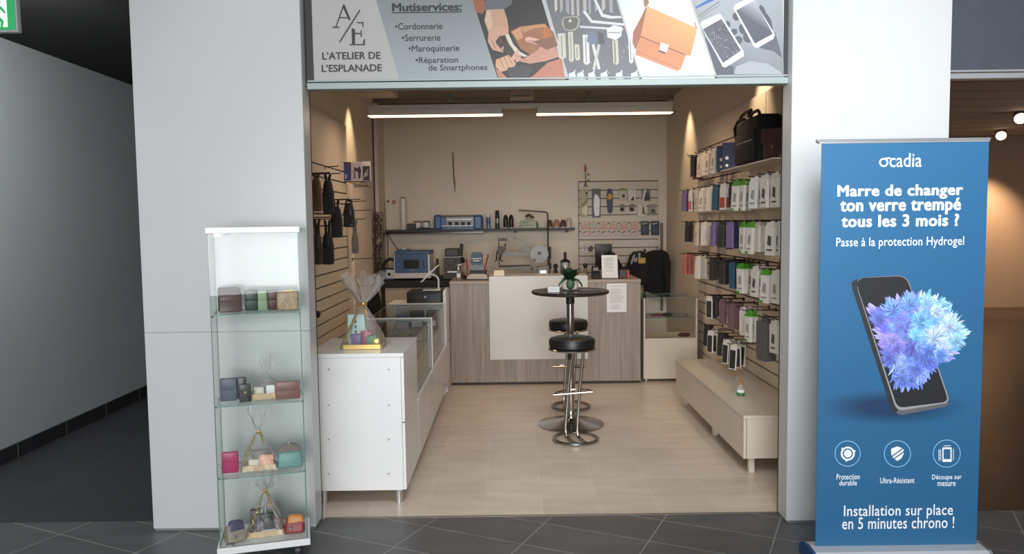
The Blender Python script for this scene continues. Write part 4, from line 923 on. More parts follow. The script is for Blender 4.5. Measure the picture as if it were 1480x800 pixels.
b = B(); b.box(-0.026, 0.026, -0.0, 0.004, 0.075, 0.115); b.xf(Matrix.Rotation(-0.6, 4, 'X')); b.xf(Matrix.Translation((0, -0.06, 0.02))); obj('screen', b, MIDG, t, local=True)
t = thing('glass_tumbler', 'small clear pot between the black terminal and the sheet stand', 'cup', (0.935, 7.86, ZC))
b = B(); b.lathe([(0.026, 0.0), (0.028, 0.003), (0.03, 0.085), (0.027, 0.085), (0.025, 0.006), (0.0, 0.006)], n=20); obj('cup_wall', b, ACRYL, t, local=True, smooth=True)
b = B(); b.lathe([(0.0, 0.007), (0.024, 0.007), (0.026, 0.055), (0, 0.055)], n=20); obj('contents', b, GRYB, t, local=True, smooth=True)
t = thing('red_box', 'small dark red box at the right end of the counter', 'box', (1.165, 7.86, ZC))
b = B(); b.box(-0.055, 0.02, -0.04, 0.04, 0, 0.085, 0.003); obj('carton', b, M('dark_maroon_card', (60, 26, 24), 0.4), t, local=True)
b = B(); b.box(0.0205, 0.045, -0.04, 0.04, 0, 0.082, 0.003); obj('red_panel', b, M('bright_red_card', (190, 48, 32), 0.4), t, local=True)
# potted succulent-like plants and small figures behind the raised top
for k, (px, w, lab) in enumerate(((803, 0.05, 'small dark figurine behind the raised white top left of the glass jar'), (846, 0.05, 'small pale and dark figurine right of the plant behind the raised top'))):
    q = at(px, 395, 8.12); t = thing('figurine', lab, 'figurine', (q.x, 8.12, ZC))
    b = B(); b.lathe([(0.03, 0), (0.032, 0.02), (0.02, 0.07), (0.012, 0.09)], n=16); obj('body', b, [BLACK, GRYB][k], t, local=True, smooth=True)
    b = B(); b.ell((0, 0, 0.115), (0.026, 0.024, 0.028), 14, 9); obj('head', b, BLACK, t, local=True, smooth=True)
t = thing('lidded_jar', 'clear jar with a tall black lid handle behind the counter right of the patching machine', 'jar', (at(817, 394, 8.15).x, 8.15, ZC))
b = B(); b.lathe([(0.048, 0.0), (0.052, 0.006), (0.052, 0.15), (0.05, 0.155), (0.048, 0.15), (0.048, 0.008), (0, 0.008)], n=24); obj('jar_wall', b, ACRYL, t, local=True, smooth=True)
b = B(); b.lathe([(0, 0.01), (0.046, 0.01), (0.047, 0.075), (0, 0.078)], n=24); obj('dark_filling', b, M('dark_green_filling', (34, 44, 32), 0.6), t, local=True, smooth=True)
b = B(); b.lathe([(0.055, 0.155), (0.056, 0.165), (0.03, 0.182), (0.016, 0.19), (0.016, 0.255), (0.012, 0.262), (0, 0.263)], n=24); obj('lid', b, BLACK, t, local=True, smooth=True)

# ------------------------------------------------------------------ workbench along the back wall and its machines
ZBN = 0.985
t = thing('workbench', 'black topped workbench along the back wall carrying the repair machines', 'workbench', (0.0, 9.2, 0.002))
b = B(); b.box(-1.56, 0.95, 8.92, 9.68, 0.90, 0.984, 0.002, 1); obj('bench_top', b, BLACK, t)
b = B(); b.box(-1.50, 0.9, 8.96, 8.99, 0.10, 0.899); b.box(-1.50, -1.47, 8.99, 9.66, 0.003, 0.899); b.box(0.87, 0.9, 8.99, 9.66, 0.003, 0.899); obj('cabinet_front', b, M('beige_front', (206, 190, 168), 0.5, var=0.03), t)
BL = M('machine_blue', (54, 90, 132), 0.4, var=0.04)
t = thing('laser_machine', 'blue and white boxy machine with a dark window on the left of the workbench', 'machine', (at(596, 402, 9.0).x, 9.2, ZBN))
b = B(); b.pxbox(569, 390, 622.5, 402.3, 9.0, 0.42, 0.004); obj('base', b, WHITE, t)
b = B(); b.pxbox(569.5, 367, 621, 394, 9.005, 0.42, 0.006); obj('side_shell', b, WHITE, t)
b = B(); b.pxbox(571, 367.5, 618, 394.5, 8.99, 0.05, 0.004); fd = obj('front_door', b, BL, t)
b = B(); b.pxbox(570.5, 362.5, 621.5, 367.5, 8.995, 0.43, 0.006); b.pxbox(573, 360.2, 591, 364, 9.05, 0.2, 0.006); tc_ = obj('top_cover', b, BL, t)
b = B(); b.pxbox(583.5, 375.5, 605.5, 388, 8.986, 0.006, 0.002); obj('window', b, BLACKG, fd)
b = B(); b.pxbox(583, 373.8, 606, 375.2, 8.986, 0.004); b.pxbox(611, 375.5, 612.6, 387, 8.986, 0.004); obj('trim_strip', b, DARKG, fd)
b = B(); b.pxbox(592.5, 389.3, 599, 390.6, 8.987, 0.003); obj('badge', b, SILVERP, fd)
b = B(); p = at(583.5, 360.4, 9.12); b.lathe([(0.028, 0), (0.028, 0.012), (0.02, 0.018), (0, 0.018)], (p.x, 9.12, p.z), n=18); obj('top_knob', b, WHITE, tc_, smooth=True)
b = B(); p, q = at(553, 402, 9.1), at(570, 388, 9.1); b.box(p.x, q.x, 9.05, 9.3, ZBN, q.z, 0.004); b.mi = 1; r_ = at(562.5, 396, 9.05); b.box(r_.x - 0.035, r_.x + 0.06, 9.046, 9.05, ZBN + 0.02, q.z - 0.01); b.mi = 2; b.cyl((r_.x, 9.047, r_.z), (r_.x, 9.042, r_.z), 0.02, n=14)
tag(obj('extractor_unit', b, [M('dark_blue_case', (52, 66, 96), 0.45), WHITE, BLACK]), 'small dark blue and white unit left of the blue laser machine', 'machine')
b = B(); b.tube([at(x, y, 9.08) for x, y in ((555, 393), (554, 384), (558, 377), (564, 374), (569, 375), (571, 379))], 0.018, 10)
tag(obj('extractor_hose', b, BLACK, smooth=True), 'thick black hose arching beside the blue machine', 'hose')
def pxt(b, pts, r, Y, n=8): b.tube([at(x, y, Y) for x, y in pts], r, n)
for pts, lab in ((((559, 337), (560.5, 345), (561, 375), (560, 395)), 'thin dark cable hanging straight from the black shelf end'), (((561, 338), (566, 347), (573, 358), (578, 364)), 'thin dark cable slanting from the shelf end to the blue machine'), (((556, 336), (552, 346), (554, 358), (555, 372), (549, 384)), 'thin dark cable curling beside the wire key rack')):
    b = B(); pxt(b, pts, 0.005, 9.55, 6); tag(obj('power_cable', b, BLACK, smooth=True), lab, 'cable', 'cables below the shelf')
# dark pillar drill-like tool
t = thing('engraving_tool', 'slim black upright tool between the blue machine and the grey key cutter', 'tool', (at(632, 402, 9.1).x, 9.1, ZBN))
b = B(); b.pxprism([(629.5, 380), (634, 380), (634.5, 400), (629, 400)], 9.1, 0.07); b.pxbox(626.5, 398, 639, 402.2, 9.05, 0.12, 0.003); obj('column', b, BLACK, t)
b = B(); b.pxbox(630, 373.5, 633.5, 381, 9.11, 0.04, 0.004); b.pxprism([(624.5, 389), (630, 388), (630, 391), (624.5, 391)], 9.12, 0.02); obj('tool_head', b, BLACK, t)
IRON = M('dark_iron', (74, 72, 68), 0.5, 0.3, var=0.2)
t = thing('key_cutting_machine', 'dark grey key cutting machine with an upright black handle on the workbench', 'key machine', (at(654, 402, 9.05).x, 9.05, ZBN))
b = B(); b.pxprism([(640, 403), (641, 396), (645, 394), (664, 394), (668, 397), (668, 403)], 9.0, 0.32); obj('base', b, IRON, t)
b = B(); b.pxprism([(641, 393), (641, 371), (645, 369), (664, 369), (666, 374), (664, 393)], 9.06, 0.2); obj('body', b, IRON, t)
b = B(); b.pxbox(643, 359, 663, 371, 9.04, 0.2, 0.012); obj('motor_cover', b, M('black_cover', (44, 44, 42), 0.45), t)
b = B(); b.pxprism([(664.5, 353), (666, 351.6), (668.5, 351.8), (669.5, 354), (668, 372), (666, 377), (664, 374)], 9.05, 0.05); obj('handle', b, BLACK, t)
b = B(); p = at(652, 377, 9.03)
b.cyl((p.x, 9.06, p.z), (p.x, 9.0, p.z), 0.045, n=18); q = at(660, 384, 9.03); b.cyl((q.x, 9.06, q.z), (q.x, 9.01, q.z), 0.035, n=18); r_ = at(645, 384, 9.03); b.cyl((r_.x, 9.06, r_.z), (r_.x, 9.0, r_.z), 0.028, n=14); obj('cutter_wheel', b, IRON, t, smooth=True)
b = B(); b.pxbox(640.5, 370.5, 667, 372, 9.02, 0.05, 0.003); obj('carriage', b, STEEL, t)
b = B(); b.pxbox(646, 391, 662, 394.5, 8.98, 0.1, 0.004); obj('vice', b, STEEL, t)
b = B(); p = at(669, 376, 9.03); b.ell((p.x, 9.05, p.z), (0.025, 0.03, 0.035), 12, 8); obj('side_knob', b, BLACK, t, smooth=True)
t = thing('key_duplicator', 'small blue grey key duplicator with two red levers on the counter edge', 'key machine', (at(693, 403.5, 7.85).x, 7.88, ZC))
Yk = 7.80; DZ = Matrix.Translation((-0.022, 0, ZC + 0.001 - at(693, 404.2, 7.796).z))
b = B(); b.pxprism([(677, 404), (679, 398), (684, 395.5), (704, 395.5), (707.5, 398.5), (708, 404)], Yk, 0.2); b.xf(DZ); obj('base', b, M('pale_base', (178, 168, 150), 0.45), t)
b = B(); b.pxbox(682, 390.5, 706, 396, Yk + 0.03, 0.14, 0.004); b.pxprism([(676.5, 402.8), (708, 402.8), (708, 404.2), (676.5, 404.2)], Yk - 0.004, 0.2); b.xf(DZ); obj('tray', b, BLACK, t)
b = B(); b.pxprism([(684, 391), (686, 379), (700, 379), (703, 391)], Yk + 0.08, 0.08); b.xf(DZ); obj('body', b, M('grey_body', (116, 120, 118), 0.4), t)
b = B(); b.pxprism([(684, 366), (687, 364.5), (699, 365), (700.5, 369), (700, 381), (696, 383.5), (693, 381), (686, 383), (683, 379)], Yk + 0.04, 0.11); b.xf(DZ); obj('head', b, M('blue_grey_cover', (74, 94, 106), 0.6), t)
b = B(); b.pxbox(684.5, 372.6, 699, 374.2, Yk + 0.03, 0.02); b.pxbox(687, 375.5, 696, 377.5, Yk + 0.03, 0.02); b.xf(DZ); obj('chrome_guide', b, SILVERP, t)
REDL = M('red_lever', (158, 50, 38), 0.4)
for pts in (((678.5, 401), (678.7, 388), (677.2, 376)), ((703, 393), (705, 383), (708.5, 368.5))):
    b = B(); pxt(b, pts, [0.006, 0.007, 0.009], Yk + 0.03); p = at(*pts[-1], Yk + 0.03); b.ell(p, (0.011, 0.011, 0.013), 10, 7); b.xf(DZ); obj('lever', b, REDL, t, smooth=True)
# leather patching machine
PATCH = M('machine_grey_enamel', (120, 118, 110), 0.45, 0.2, var=0.08)
GW = M('wheel_grey_enamel', (124, 124, 119), 0.38, 0.15, var=0.05)
t = thing('patching_machine', 'long armed leather patching machine with a big grey hand wheel behind the white counter top', 'sewing machine', (at(760, 402, 8.9).x, 8.95, ZBN))
Ym = 8.9
b = B(); b.pxprism([(728, 365.2), (733, 363.2), (768, 363), (768, 369.5), (760, 370.6), (728, 368.8)], Ym + 0.03, 0.09); b.pxprism([(752, 363.5), (756, 356.5), (761, 354), (764, 357.5), (770, 359), (770, 364)], Ym + 0.03, 0.06); obj('upper_arm', b, PATCH, t)
b = B(); b.pxprism([(721, 383.8), (765, 382.5), (775, 386), (775, 394.5), (765, 393), (735, 387.5), (721, 385.8)], Ym + 0.03, 0.07); obj('lower_arm', b, PATCH, t)
b = B(); b.pxprism([(720.5, 384.0), (766, 382.6), (766, 384.0), (720.5, 385.8)], Ym + 0.02, 0.06); obj('arm_edge', b, BLACK, t)
b = B(); b.pxprism([(724, 343.2), (735.5, 342.4), (772, 353.6), (771, 355.2), (757, 352), (743.5, 347.0), (742, 348.6), (758, 358.6), (755.5, 360.2), (735, 346.8), (724, 345.4)], Ym + 0.01, 0.035); obj('rocker_frame', b, PATCH, t)
b = B(); p = at(779.3, 367, Ym - 0.02); b.cyl((p.x, Ym + 0.0, p.z), (p.x, Ym - 0.035, p.z), 0.107, n=44); b.cyl((p.x, Ym - 0.035, p.z), (p.x, Ym - 0.042, p.z), 0.098, n=44); hw = obj('hand_wheel', b, GW, t, smooth=True, ang=0.5)
b = B(); b.cyl((p.x, Ym - 0.042, p.z + 0.012), (p.x, Ym - 0.06, p.z + 0.012), 0.02, n=16); q = at(772.3, 375, Ym); b.cyl((q.x, Ym - 0.042, q.z), (q.x, Ym - 0.055, q.z), 0.014, n=12); obj('wheel_hub', b, IRON, hw, smooth=True)
b = B(); b.pxprism([(719.8, 344), (722, 343), (722.2, 383), (720.5, 383)], Ym + 0.02, 0.03); b.pxprism([(719, 356), (727, 355.4), (728.5, 358), (728, 365), (726, 369), (722, 369.5), (719, 366)], Ym, 0.08); b.pxbox(723, 344.3, 733, 348, Ym + 0.0, 0.06, 0.004); obj('needle_head', b, IRON, t)
b = B(); pxt(b, ((719, 362), (717.5, 371), (718.2, 375.5), (715.2, 376.8)), 0.008, Ym + 0.0); pxt(b, ((724, 368), (723, 374), (724.5, 376.6), (727, 376.4)), 0.008, Ym + 0.0); pxt(b, ((728.2, 352), (730.4, 353), (730, 360), (728, 362)), 0.007, Ym + 0.02); obj('thread_hook', b, BLACK, t, smooth=True)
b = B(); p0 = at(721.3, 366, Ym - 0.01); p1 = at(721, 374, Ym - 0.01); b.cyl(p0, p1, 0.010, n=10); obj('presser_bar', b, CHROME, t, smooth=True)
b = B(); b.pxprism([(777, 386), (793, 383), (793.5, 402.3), (776, 402.3)], Ym + 0.03, 0.14); b.pxbox(772, 399, 797, 402.8, Ym, 0.22, 0.003); obj('pedestal', b, PATCH, t)
b = B(); b.pxbox(793.2, 356.5, 796.6, 374, Ym + 0.0, 0.06, 0.003); b.pxbox(793, 380, 797, 388, Ym + 0.02, 0.06, 0.003); b.pxbox(794, 374, 795.5, 402, Ym + 0.04, 0.03); obj('rear_bracket', b, BLACK, t)
b = B(); p = at(769, 388, Ym + 0.02); b.ell((p.x, Ym + 0.03, p.z), (0.018, 0.012, 0.022), 10, 7); obj('red_badge', b, M('dull_red', (150, 90, 84), 0.5), t, smooth=True)
b = B(); b.pxbox(780.6, 390.8, 789.6, 395.6, Ym - 0.01, 0.03, 0.003); obj('lit_display', b, M('lit_display', (246, 244, 238), 0.4, emit=1.2), t)
# bent gas-spring lamp arm rising above the shelf
b = B(); pxt(b, ((792.5, 400), (792, 340), (791.6, 309), (790.5, 307), (787.5, 306.2), (768, 304.8), (749.5, 303.8)), 0.009, 9.3, 8)
tag(obj('bent_rod', b, M('dark_rod', (70, 62, 54), 0.4, 0.5), smooth=True), 'tall thin dark rod bent over above the black wall shelf', 'rod')

# ------------------------------------------------------------------ black wall shelf and things on it
t = thing('wall_shelf', 'long black shelf on the back wall above the workbench', 'shelf', (-0.4, 9.6, 1.53))
ZS = 1.577
b = B(); b.box(-1.56, 0.785, 9.42, 9.715, 1.547, ZS, 0.002, 1); obj('shelf_board', b, M('shelf_black', (44, 44, 46), 0.5), t)
b = B(); b.box(-1.56, -0.34, 9.41, 9.715, 1.526, 1.5468, 0.002, 1); obj('lower_board', b, BLACKG, t)
for x in (0.05, 0.70):
    b = B(); b.box(x - 0.01, x + 0.01, 9.60, 9.715, 1.52, 1.5468); obj('bracket', b, DARKG, t)
def onshelf(px, Y=9.5): return (at(px, 333, Y).x, Y, ZS + 0.0005)
t = thing('film_plotter', 'wide blue and silver film cutting plotter on the black wall shelf', 'plotter', onshelf(661.5))
b = B(); b.pxbox(632, 310.5, 692, 329.5, 9.44, 0.2, 0.02); obj('silver_body', b, M('dull_silver', (112, 110, 108), 0.4, 0.3), t)
for x0, x1 in ((627, 638.5), (684, 697.5)):
    b = B(); b.pxbox(x0, 310.2, x1, 332.2, 9.43, 0.22, 0.025); obj('end_housing', b, BL, t)
b = B(); b.pxbox(638, 325.5, 685, 332, 9.428, 0.2, 0.006); b.pxbox(637, 313.5, 645, 325, 9.428, 0.02, 0.004); obj('lower_body', b, BL, t)
b = B(); b.pxbox(645, 315.6, 683, 318.2, 9.432, 0.03, 0.003); b.pxbox(638, 325.0, 684, 327, 9.424, 0.03, 0.003); obj('white_rail', b, WHITE, t)
for x in (650.5, 660, 669, 677.5):
    b = B(); b.pxbox(x - 2.6, 320.5, x + 2.6, 325.0, 9.424, 0.04, 0.004); obj('pinch_roller', b, BLACK, t)
def can(lab, px, h, r, m, mcap, mid=None):
    t = thing('spray_can', lab, 'spray can', onshelf(px))
    b = B(); b.lathe([(r, 0), (r, h * 0.74), (r * 0.8, h * 0.8)], n=20); obj('can_body', b, m, t, local=True, smooth=True)
    b = B(); b.lathe([(r * 0.9, h * 0.78), (r * 0.9, h * 0.97), (r * 0.8, h), (0, h)], n=20); obj('cap', b, mcap, t, local=True, smooth=True)
    b = B(); b.lathe([(r * 1.02, h * 0.3), (r * 1.02, h * 0.55)], n=20); obj('wrap_label', b, mid or SILVERP, t, local=True, smooth=True)
can('slim grey blue spray can right of the blue plotter on the shelf', 706, 0.185, 0.024, M('grey_blue_can', (108, 122, 136), 0.35, 0.4), WHITE, BL)
can('taller dark spray can with black cap on the wall shelf', 719, 0.225, 0.027, M('dark_can', (48, 52, 56), 0.35, 0.4), BLACK)
for px, lab in ((731, 'left one of two black pointed shoe brushes on the wall shelf'), (739, 'right one of two black pointed shoe brushes on the wall shelf')):
    t = thing('shoe_brush', lab, 'brush', onshelf(px), 0, 'shoe brushes on the wall shelf')
    b = B(); b.lathe([(0.026, 0.012), (0.03, 0.05), (0.03, 0.11), (0.022, 0.15), (0.008, 0.172), (0, 0.174)], n=18); obj('brush_head', b, LEATHERK, t, local=True, smooth=True)
    b = B(); b.box(-0.022, 0.022, -0.02, 0.02, 0, 0.016, 0.004); obj('base', b, SILVERP, t, local=True)
t = thing('planter_box', 'pale green box with little dark flowers sticking out on the wall shelf', 'box', onshelf(764))
b = B(); b.box(-0.095, 0.095, -0.05, 0.05, 0, 0.095, 0.004); obj('carton', b, M('pale_green_card', (170, 180, 150), 0.5, var=0.08), t, local=True)
b = B(); b.box(-0.096, 0.06, -0.0515, -0.05, 0.03, 0.045); b.box(-0.08, 0.0, -0.0515, -0.05, 0.06, 0.08); obj('printed_band', b, M('grey_green_print', (120, 132, 108), 0.5), t, local=True)
b = B()
for x, z, r in ((-0.02, 0.15, 0.02), (0.005, 0.165, 0.022), (0.035, 0.145, 0.022), (0.055, 0.135, 0.018)): b.ell((x, 0, z), (r, 0.018, r * 0.7), 10, 7); b.tube([(x, 0, z), (x - 0.02, 0, 0.094)], 0.003, 5)
obj('flower', b, M('dark_flower', (74, 70, 62), 0.6), t, local=True, smooth=True)
t = thing('green_bottle', 'small green bottle at the right side of the pale green box', 'bottle', onshelf(775.5))
b = B(); b.lathe([(0.018, 0), (0.018, 0.05), (0.008, 0.07), (0.008, 0.09), (0, 0.09)], n=14); obj('bottle_body', b, M('bottle_green', (46, 104, 50), 0.35), t, local=True, smooth=True)
HB = M('heel_brown', (92, 60, 46), 0.4); HT = M('heel_tan', (168, 128, 104), 0.4); HC = M('heel_clear', (206, 186, 176), 0.3)
for px, m, h, lab in ((794.5, HB, 0.10, 'dark brown shoe heel beside the bent rod on the wall shelf'), (804.5, HT, 0.105, 'tan shoe heel second from the bent rod on the wall shelf'), (814, HB, 0.10, 'brown shoe heel third from the bent rod on the wall shelf'), (822, HC, 0.125, 'pale shoe heel nearest the right end of the wall shelf')):
    t = thing('shoe_heel', lab, 'shoe heel', onshelf(px), 0, 'shoe heels on the wall shelf')
    b = B(); b.lathe([(0.036, 0.012), (0.034, 0.05), (0.028, h * 0.8), (0.014, h), (0, h)], n=18); obj('heel_block', b, m, t, local=True, smooth=True)
    b = B(); b.lathe([(0.038, 0), (0.038, 0.012), (0, 0.012)], n=18); obj('heel_tip', b, M('rubber_tip', (210, 200, 192), 0.6), t, local=True, smooth=True)
t = thing('router_box', 'small dark grey box left of the white pots on the wall shelf', 'box', onshelf(595, 9.47))
b = B(); b.box(-0.05, 0.05, -0.045, 0.05, 0, 0.075, 0.005); obj('case', b, M('grey_case', (52, 56, 56), 0.5), t, local=True)
b = B(); b.box(-0.03, 0.03, -0.047, -0.045, 0.02, 0.05); obj('front_plate', b, DARKG, t, local=True)
for px, lab in ((604, 'left pot of the two small white pots with brown rims on the wall shelf'), (616, 'right pot of the two small white pots with brown rims on the wall shelf')):
    t = thing('small_pot', lab, 'pot', onshelf(px, 9.55), 0, 'white pots on the wall shelf')
    b = B(); b.lathe([(0.035, 0), (0.045, 0.03), (0.046, 0.085), (0.04, 0.09)], n=18); obj('pot_body', b, WHITE, t, local=True, smooth=True)
    b = B(); b.lathe([(0.0465, 0.09), (0.048, 0.10), (0.042, 0.105), (0, 0.105)], n=18); obj('rim', b, M('pot_rim_brown', (116, 78, 60), 0.5), t, local=True, smooth=True)
b = B(); b.pxprism([(601, 330.5), (606, 328.5), (618, 328.5), (626, 330), (626, 332.0), (601, 332.0)], 9.445, 0.04)
b.jitter(0.004, 20, 2); tag(obj('cable_bundle', b, BLACK), 'flat tangle of black cable lying on the wall shelf left of the plotter', 'cable')
t = thing('film_roll', 'tall rolled sheet of glossy film standing at the left end of the wall shelf', 'roll', onshelf(583.5, 9.56))
b = B(); b.lathe([(0.040, 0), (0.041, 0.01), (0.041, 0.39), (0.036, 0.392), (0.034, 0.385), (0.034, 0.02)], n=24); obj('film', b, M('glossy_film', (224, 218, 206), 0.18), t, local=True, smooth=True)
b = B(); b.lathe([(0.030, 0.001), (0.032, 0.40), (0.02, 0.405), (0, 0.4)], n=18); obj('core_tube', b, M('brown_core', (120, 96, 72), 0.6), t, local=True, smooth=True)
t = thing('white_board', 'pale board with a tiny red sign leaning on the left end of the wall shelf', 'board', (at(568, 333, 9.66).x, 9.66, ZS))
p, q = at(558.5, 331, 9.66), at(580, 289, 9.66)
b = B(); b.box(p.x, q.x, 9.66, 9.672, ZS + 0.0005, q.z, 0.002); obj('panel', b, WALLW, t)
b = B(); r_ = at(567, 294.5, 9.659); r2 = at(571, 289.8, 9.659)
for dx in (0, 0.022):
    for dz in (0, 0.024): b.box(r_.x + dx, r_.x + dx + 0.019, 9.6585, 9.66, r_.z + dz, r_.z + dz + 0.021)
obj('red_label', b, M('red_label', (196, 62, 44), 0.5), t)
b = B(); r_ = at(561, 291, 9.659); b.cyl((r_.x, 9.66, r_.z), (r_.x, 9.652, r_.z), 0.014, n=12); obj('knob', b, BLACK, t)
# thin cracked strip hanging on the back wall
b = B(); pxt(b, ((654.2, 219), (655.0, 232), (655.6, 252), (657.0, 264), (657.6, 277)), [0.005, 0.009, 0.008, 0.010, 0.004], 9.712, 6); tag(obj('hanging_feather', b, M('dull_brown_string', (116, 92, 70), 0.7)), 'thin brown strip hanging alone on the empty back wall', 'hanging ornament')

# ------------------------------------------------------------------ high bar table and two stools
TX, TY = 0.467, 6.11
t = thing('bar_table', 'round black topped high bar table on a chrome pole in the middle of the shop', 'table', (TX, TY, 0.002))
b = B(); b.lathe([(0, 1.070), (0.295, 1.070), (0.311, 1.078), (0.313, 1.092), (0.308, 1.098), (0, 1.098)], (TX, TY, 0), n=56); tt = obj('table_top', b, M('black_table_top', (40, 36, 34), 0.3, var=0.05), t, smooth=True)
b = B(); b.lathe([(0.05, 1.0695), (0.05, 1.06), (0.034, 1.045), (0.034, 0.99), (0, 0.99)], (TX, TY, 0), n=24); obj('top_hub', b, BLACK, tt, smooth=True)
b = B(); b.lathe([(0.030, 0.03), (0.030, 1.0)], (TX, TY, 0), n=28); obj('pole', b, CHROME, t, smooth=True)
b = B(); b.lathe([(0.268, 0.003), (0.268, 0.010), (0.20, 0.026), (0.09, 0.044), (0.05, 0.06), (0.034, 0.085), (0.031, 0.12)], (TX, TY, 0), n=56); obj('base_disc', b, CHROME, t, smooth=True)

def stool(label, loc, rot):
    t = thing('bar_stool', label, 'stool', loc, rot, 'black and chrome bar stools')
    sx = -0.022
    b = B(); b.lathe([(0, 0.705), (0.160, 0.705), (0.172, 0.718), (0.174, 0.758), (0.165, 0.778), (0.14, 0.786), (0, 0.790)], (sx, 0, 0), n=48); cu = obj('seat_cushion', b, LEATHERK, t, local=True, smooth=True)
    b = B(); b.lathe([(0.0, 0.690), (0.158, 0.690), (0.178, 0.694), (0.180, 0.702), (0.172, 0.708), (0.10, 0.7045)], (sx, 0, 0), n=48); obj('seat_ring', b, CHROME, cu, local=True, smooth=True)
    b = B(); b.tube([(0.166 * math.cos(2 * PI * k / 48), 0.166 * math.sin(2 * PI * k / 48), 0.0135) for k in range(48)], 0.0125, 10, closed=True); obj('base_ring', b, CHROME, t, local=True, smooth=True)
    for p in ([(0.0, -0.160, 0.0145), (-0.050, -0.040, 0.0175), (-0.066, -0.006, 0.030), (-0.073, 0.006, 0.065), (-0.073, 0.010, 0.11), (-0.050, 0.012, 0.40), (-0.030, 0.012, 0.59), (-0.021, 0.006, 0.64), (-0.020, 0.0, 0.692)],
              [(0.076, -0.145, 0.0145), (0.034, -0.040, 0.0175), (0.020, -0.006, 0.030), (0.014, 0.006, 0.065), (0.015, 0.010, 0.11), (0.036, 0.012, 0.40), (0.056, 0.012, 0.59), (0.062, 0.006, 0.64), (0.058, 0.0, 0.692)]):
        b = B(); b.tube(p, 0.0125, 12); obj('leg', b, CHROME, t, local=True, smooth=True)
    b = B(); b.tube([(-0.165, -0.012, 0.352), (0.13, -0.012, 0.372)], 0.0085, 10); b.tube([(-0.165, -0.012, 0.352), (-0.14, 0.06, 0.354), (-0.06, 0.105, 0.36), (0.04, 0.105, 0.366), (0.11, 0.06, 0.371), (0.13, -0.012, 0.372)], 0.0065, 8); obj('footrest', b, CHROME, t, local=True, smooth=True)
    b = B(); b.cyl((-0.03, 0.006, 0.06), (-0.03, 0.006, 0.12), 0.022, n=14); obj('leg_clamp', b, BLACK, t, local=True, smooth=True)
    b = B(); b.cyl((-0.042, -0.02, 0.62), (-0.042, -0.02, 0.66), 0.013, n=10); b.cyl((-0.042, -0.02, 0.66), (-0.042, -0.01, 0.692), 0.006, n=8); obj('height_knob', b, BLACK, t, local=True, smooth=True)
    return t
s1 = stool('nearer of the two black seated chrome bar stools, in front of the bar table', (0.465, 5.655, 0.002), 0.0)
dup(s1, (0.512, 6.68, 0.002), -0.5, 'farther of the two black seated chrome bar stools, behind the bar table pole')

ZTT = 1.0985
t = thing('potted_plant', 'small green leafy plant in a white pot on the bar table', 'plant', (TX + 0.0, TY + 0.03, ZTT))
b = B(); b.lathe([(0.045, 0.0), (0.062, 0.01), (0.070, 0.035), (0.064, 0.065), (0.052, 0.085), (0.046, 0.085), (0.05, 0.06), (0, 0.06)], n=30); obj('pot', b, M('white_ceramic', (222, 216, 208), 0.3), t, local=True, smooth=True)
LEAF = M('dark_leaf', (30, 62, 32), 0.4, var=0.25, scale=20); LEAF2 = M('hanging_leaf', (54, 84, 50), 0.45, var=0.2)
def leaf(b, p0, d, up, L, w, bend=0.3):
    d = Vector(d).normalized(); s = d.cross(Vector(up)).normalized(); n_ = s.cross(d); prev = None
    for k in range(7):
        q = k / 6; c = Vector(p0) + d * (L * q) - n_ * (bend * L * q * q); ww = w * math.sin(PI * min(1, 0.12 + q * 0.88)) ** 0.8 + 0.001
        cur = [b.bm.verts.new(c - s * ww - n_ * 0.0), b.bm.verts.new(c + n_ * 0.004 - n_ * ww * 0.25), b.bm.verts.new(c + s * ww)]
        if prev:
            b._f([prev[0], prev[1], cur[1], cur[0]]); b._f([prev[1], prev[2], cur[2], cur[1]])
        prev = cur
rl = random.Random(5); b = B()
for k in range(34):
    a = 2 * PI * k / 34 * 2.6 + rl.uniform(-0.3, 0.3); e = rl.uniform(0.35, 1.4)
    leaf(b, (0.02 * math.cos(a), 0.02 * math.sin(a), 0.075 + rl.uniform(0, 0.05)), (math.cos(a) * math.cos(e), math.sin(a) * math.cos(e), math.sin(e)), (0, 0, 1), rl.uniform(0.055, 0.09), rl.uniform(0.024, 0.036), rl.uniform(0.1, 0.6))
obj('leaves', b, LEAF, t, local=True, smooth=True)
b = B(); b.ell((0, -0.068, 0.052), (0.034, 0.012, 0.045), 16, 10)
for sx in (-1, 1): b.tube([(0.03 * sx, -0.05, 0.095), (0.06 * sx, -0.06, 0.085), (0.085 * sx, -0.06, 0.055), (0.095 * sx, -0.06, 0.03)], [0.008, 0.009, 0.008, 0.005], 8)
obj('hanging_leaves', b, LEAF2, t, local=True, smooth=True)
t = thing('card_box', 'small white box standing on the left half of the bar table', 'box', (at(800, 422, 5.98).x, 5.98, ZTT))
b = B(); b.box(-0.046, 0.046, -0.03, 0.03, 0.0, 0.046, 0.002); obj('carton', b, PAPER, t, local=True)
b = B(); b.box(-0.03, 0.03, -0.0305, -0.03, 0.018, 0.030); obj('faint_label', b, M('faint_label', (214, 214, 212), 0.6), t, local=True)
t = thing('phone_tray', 'flat dark tray lying on the right half of the bar table', 'tray', (TX + 0.15, TY - 0.02, ZTT))
b = B(); b.box(-0.09, 0.09, -0.06, 0.06, 0.0, 0.006, 0.002); obj('tray_board', b, M('tray_dark', (62, 58, 56), 0.25), t, local=True)
b = B(); b.box(-0.07, 0.07, -0.045, 0.045, 0.0062, 0.009); obj('glass_inlay', b, BLACKG, t, local=True)

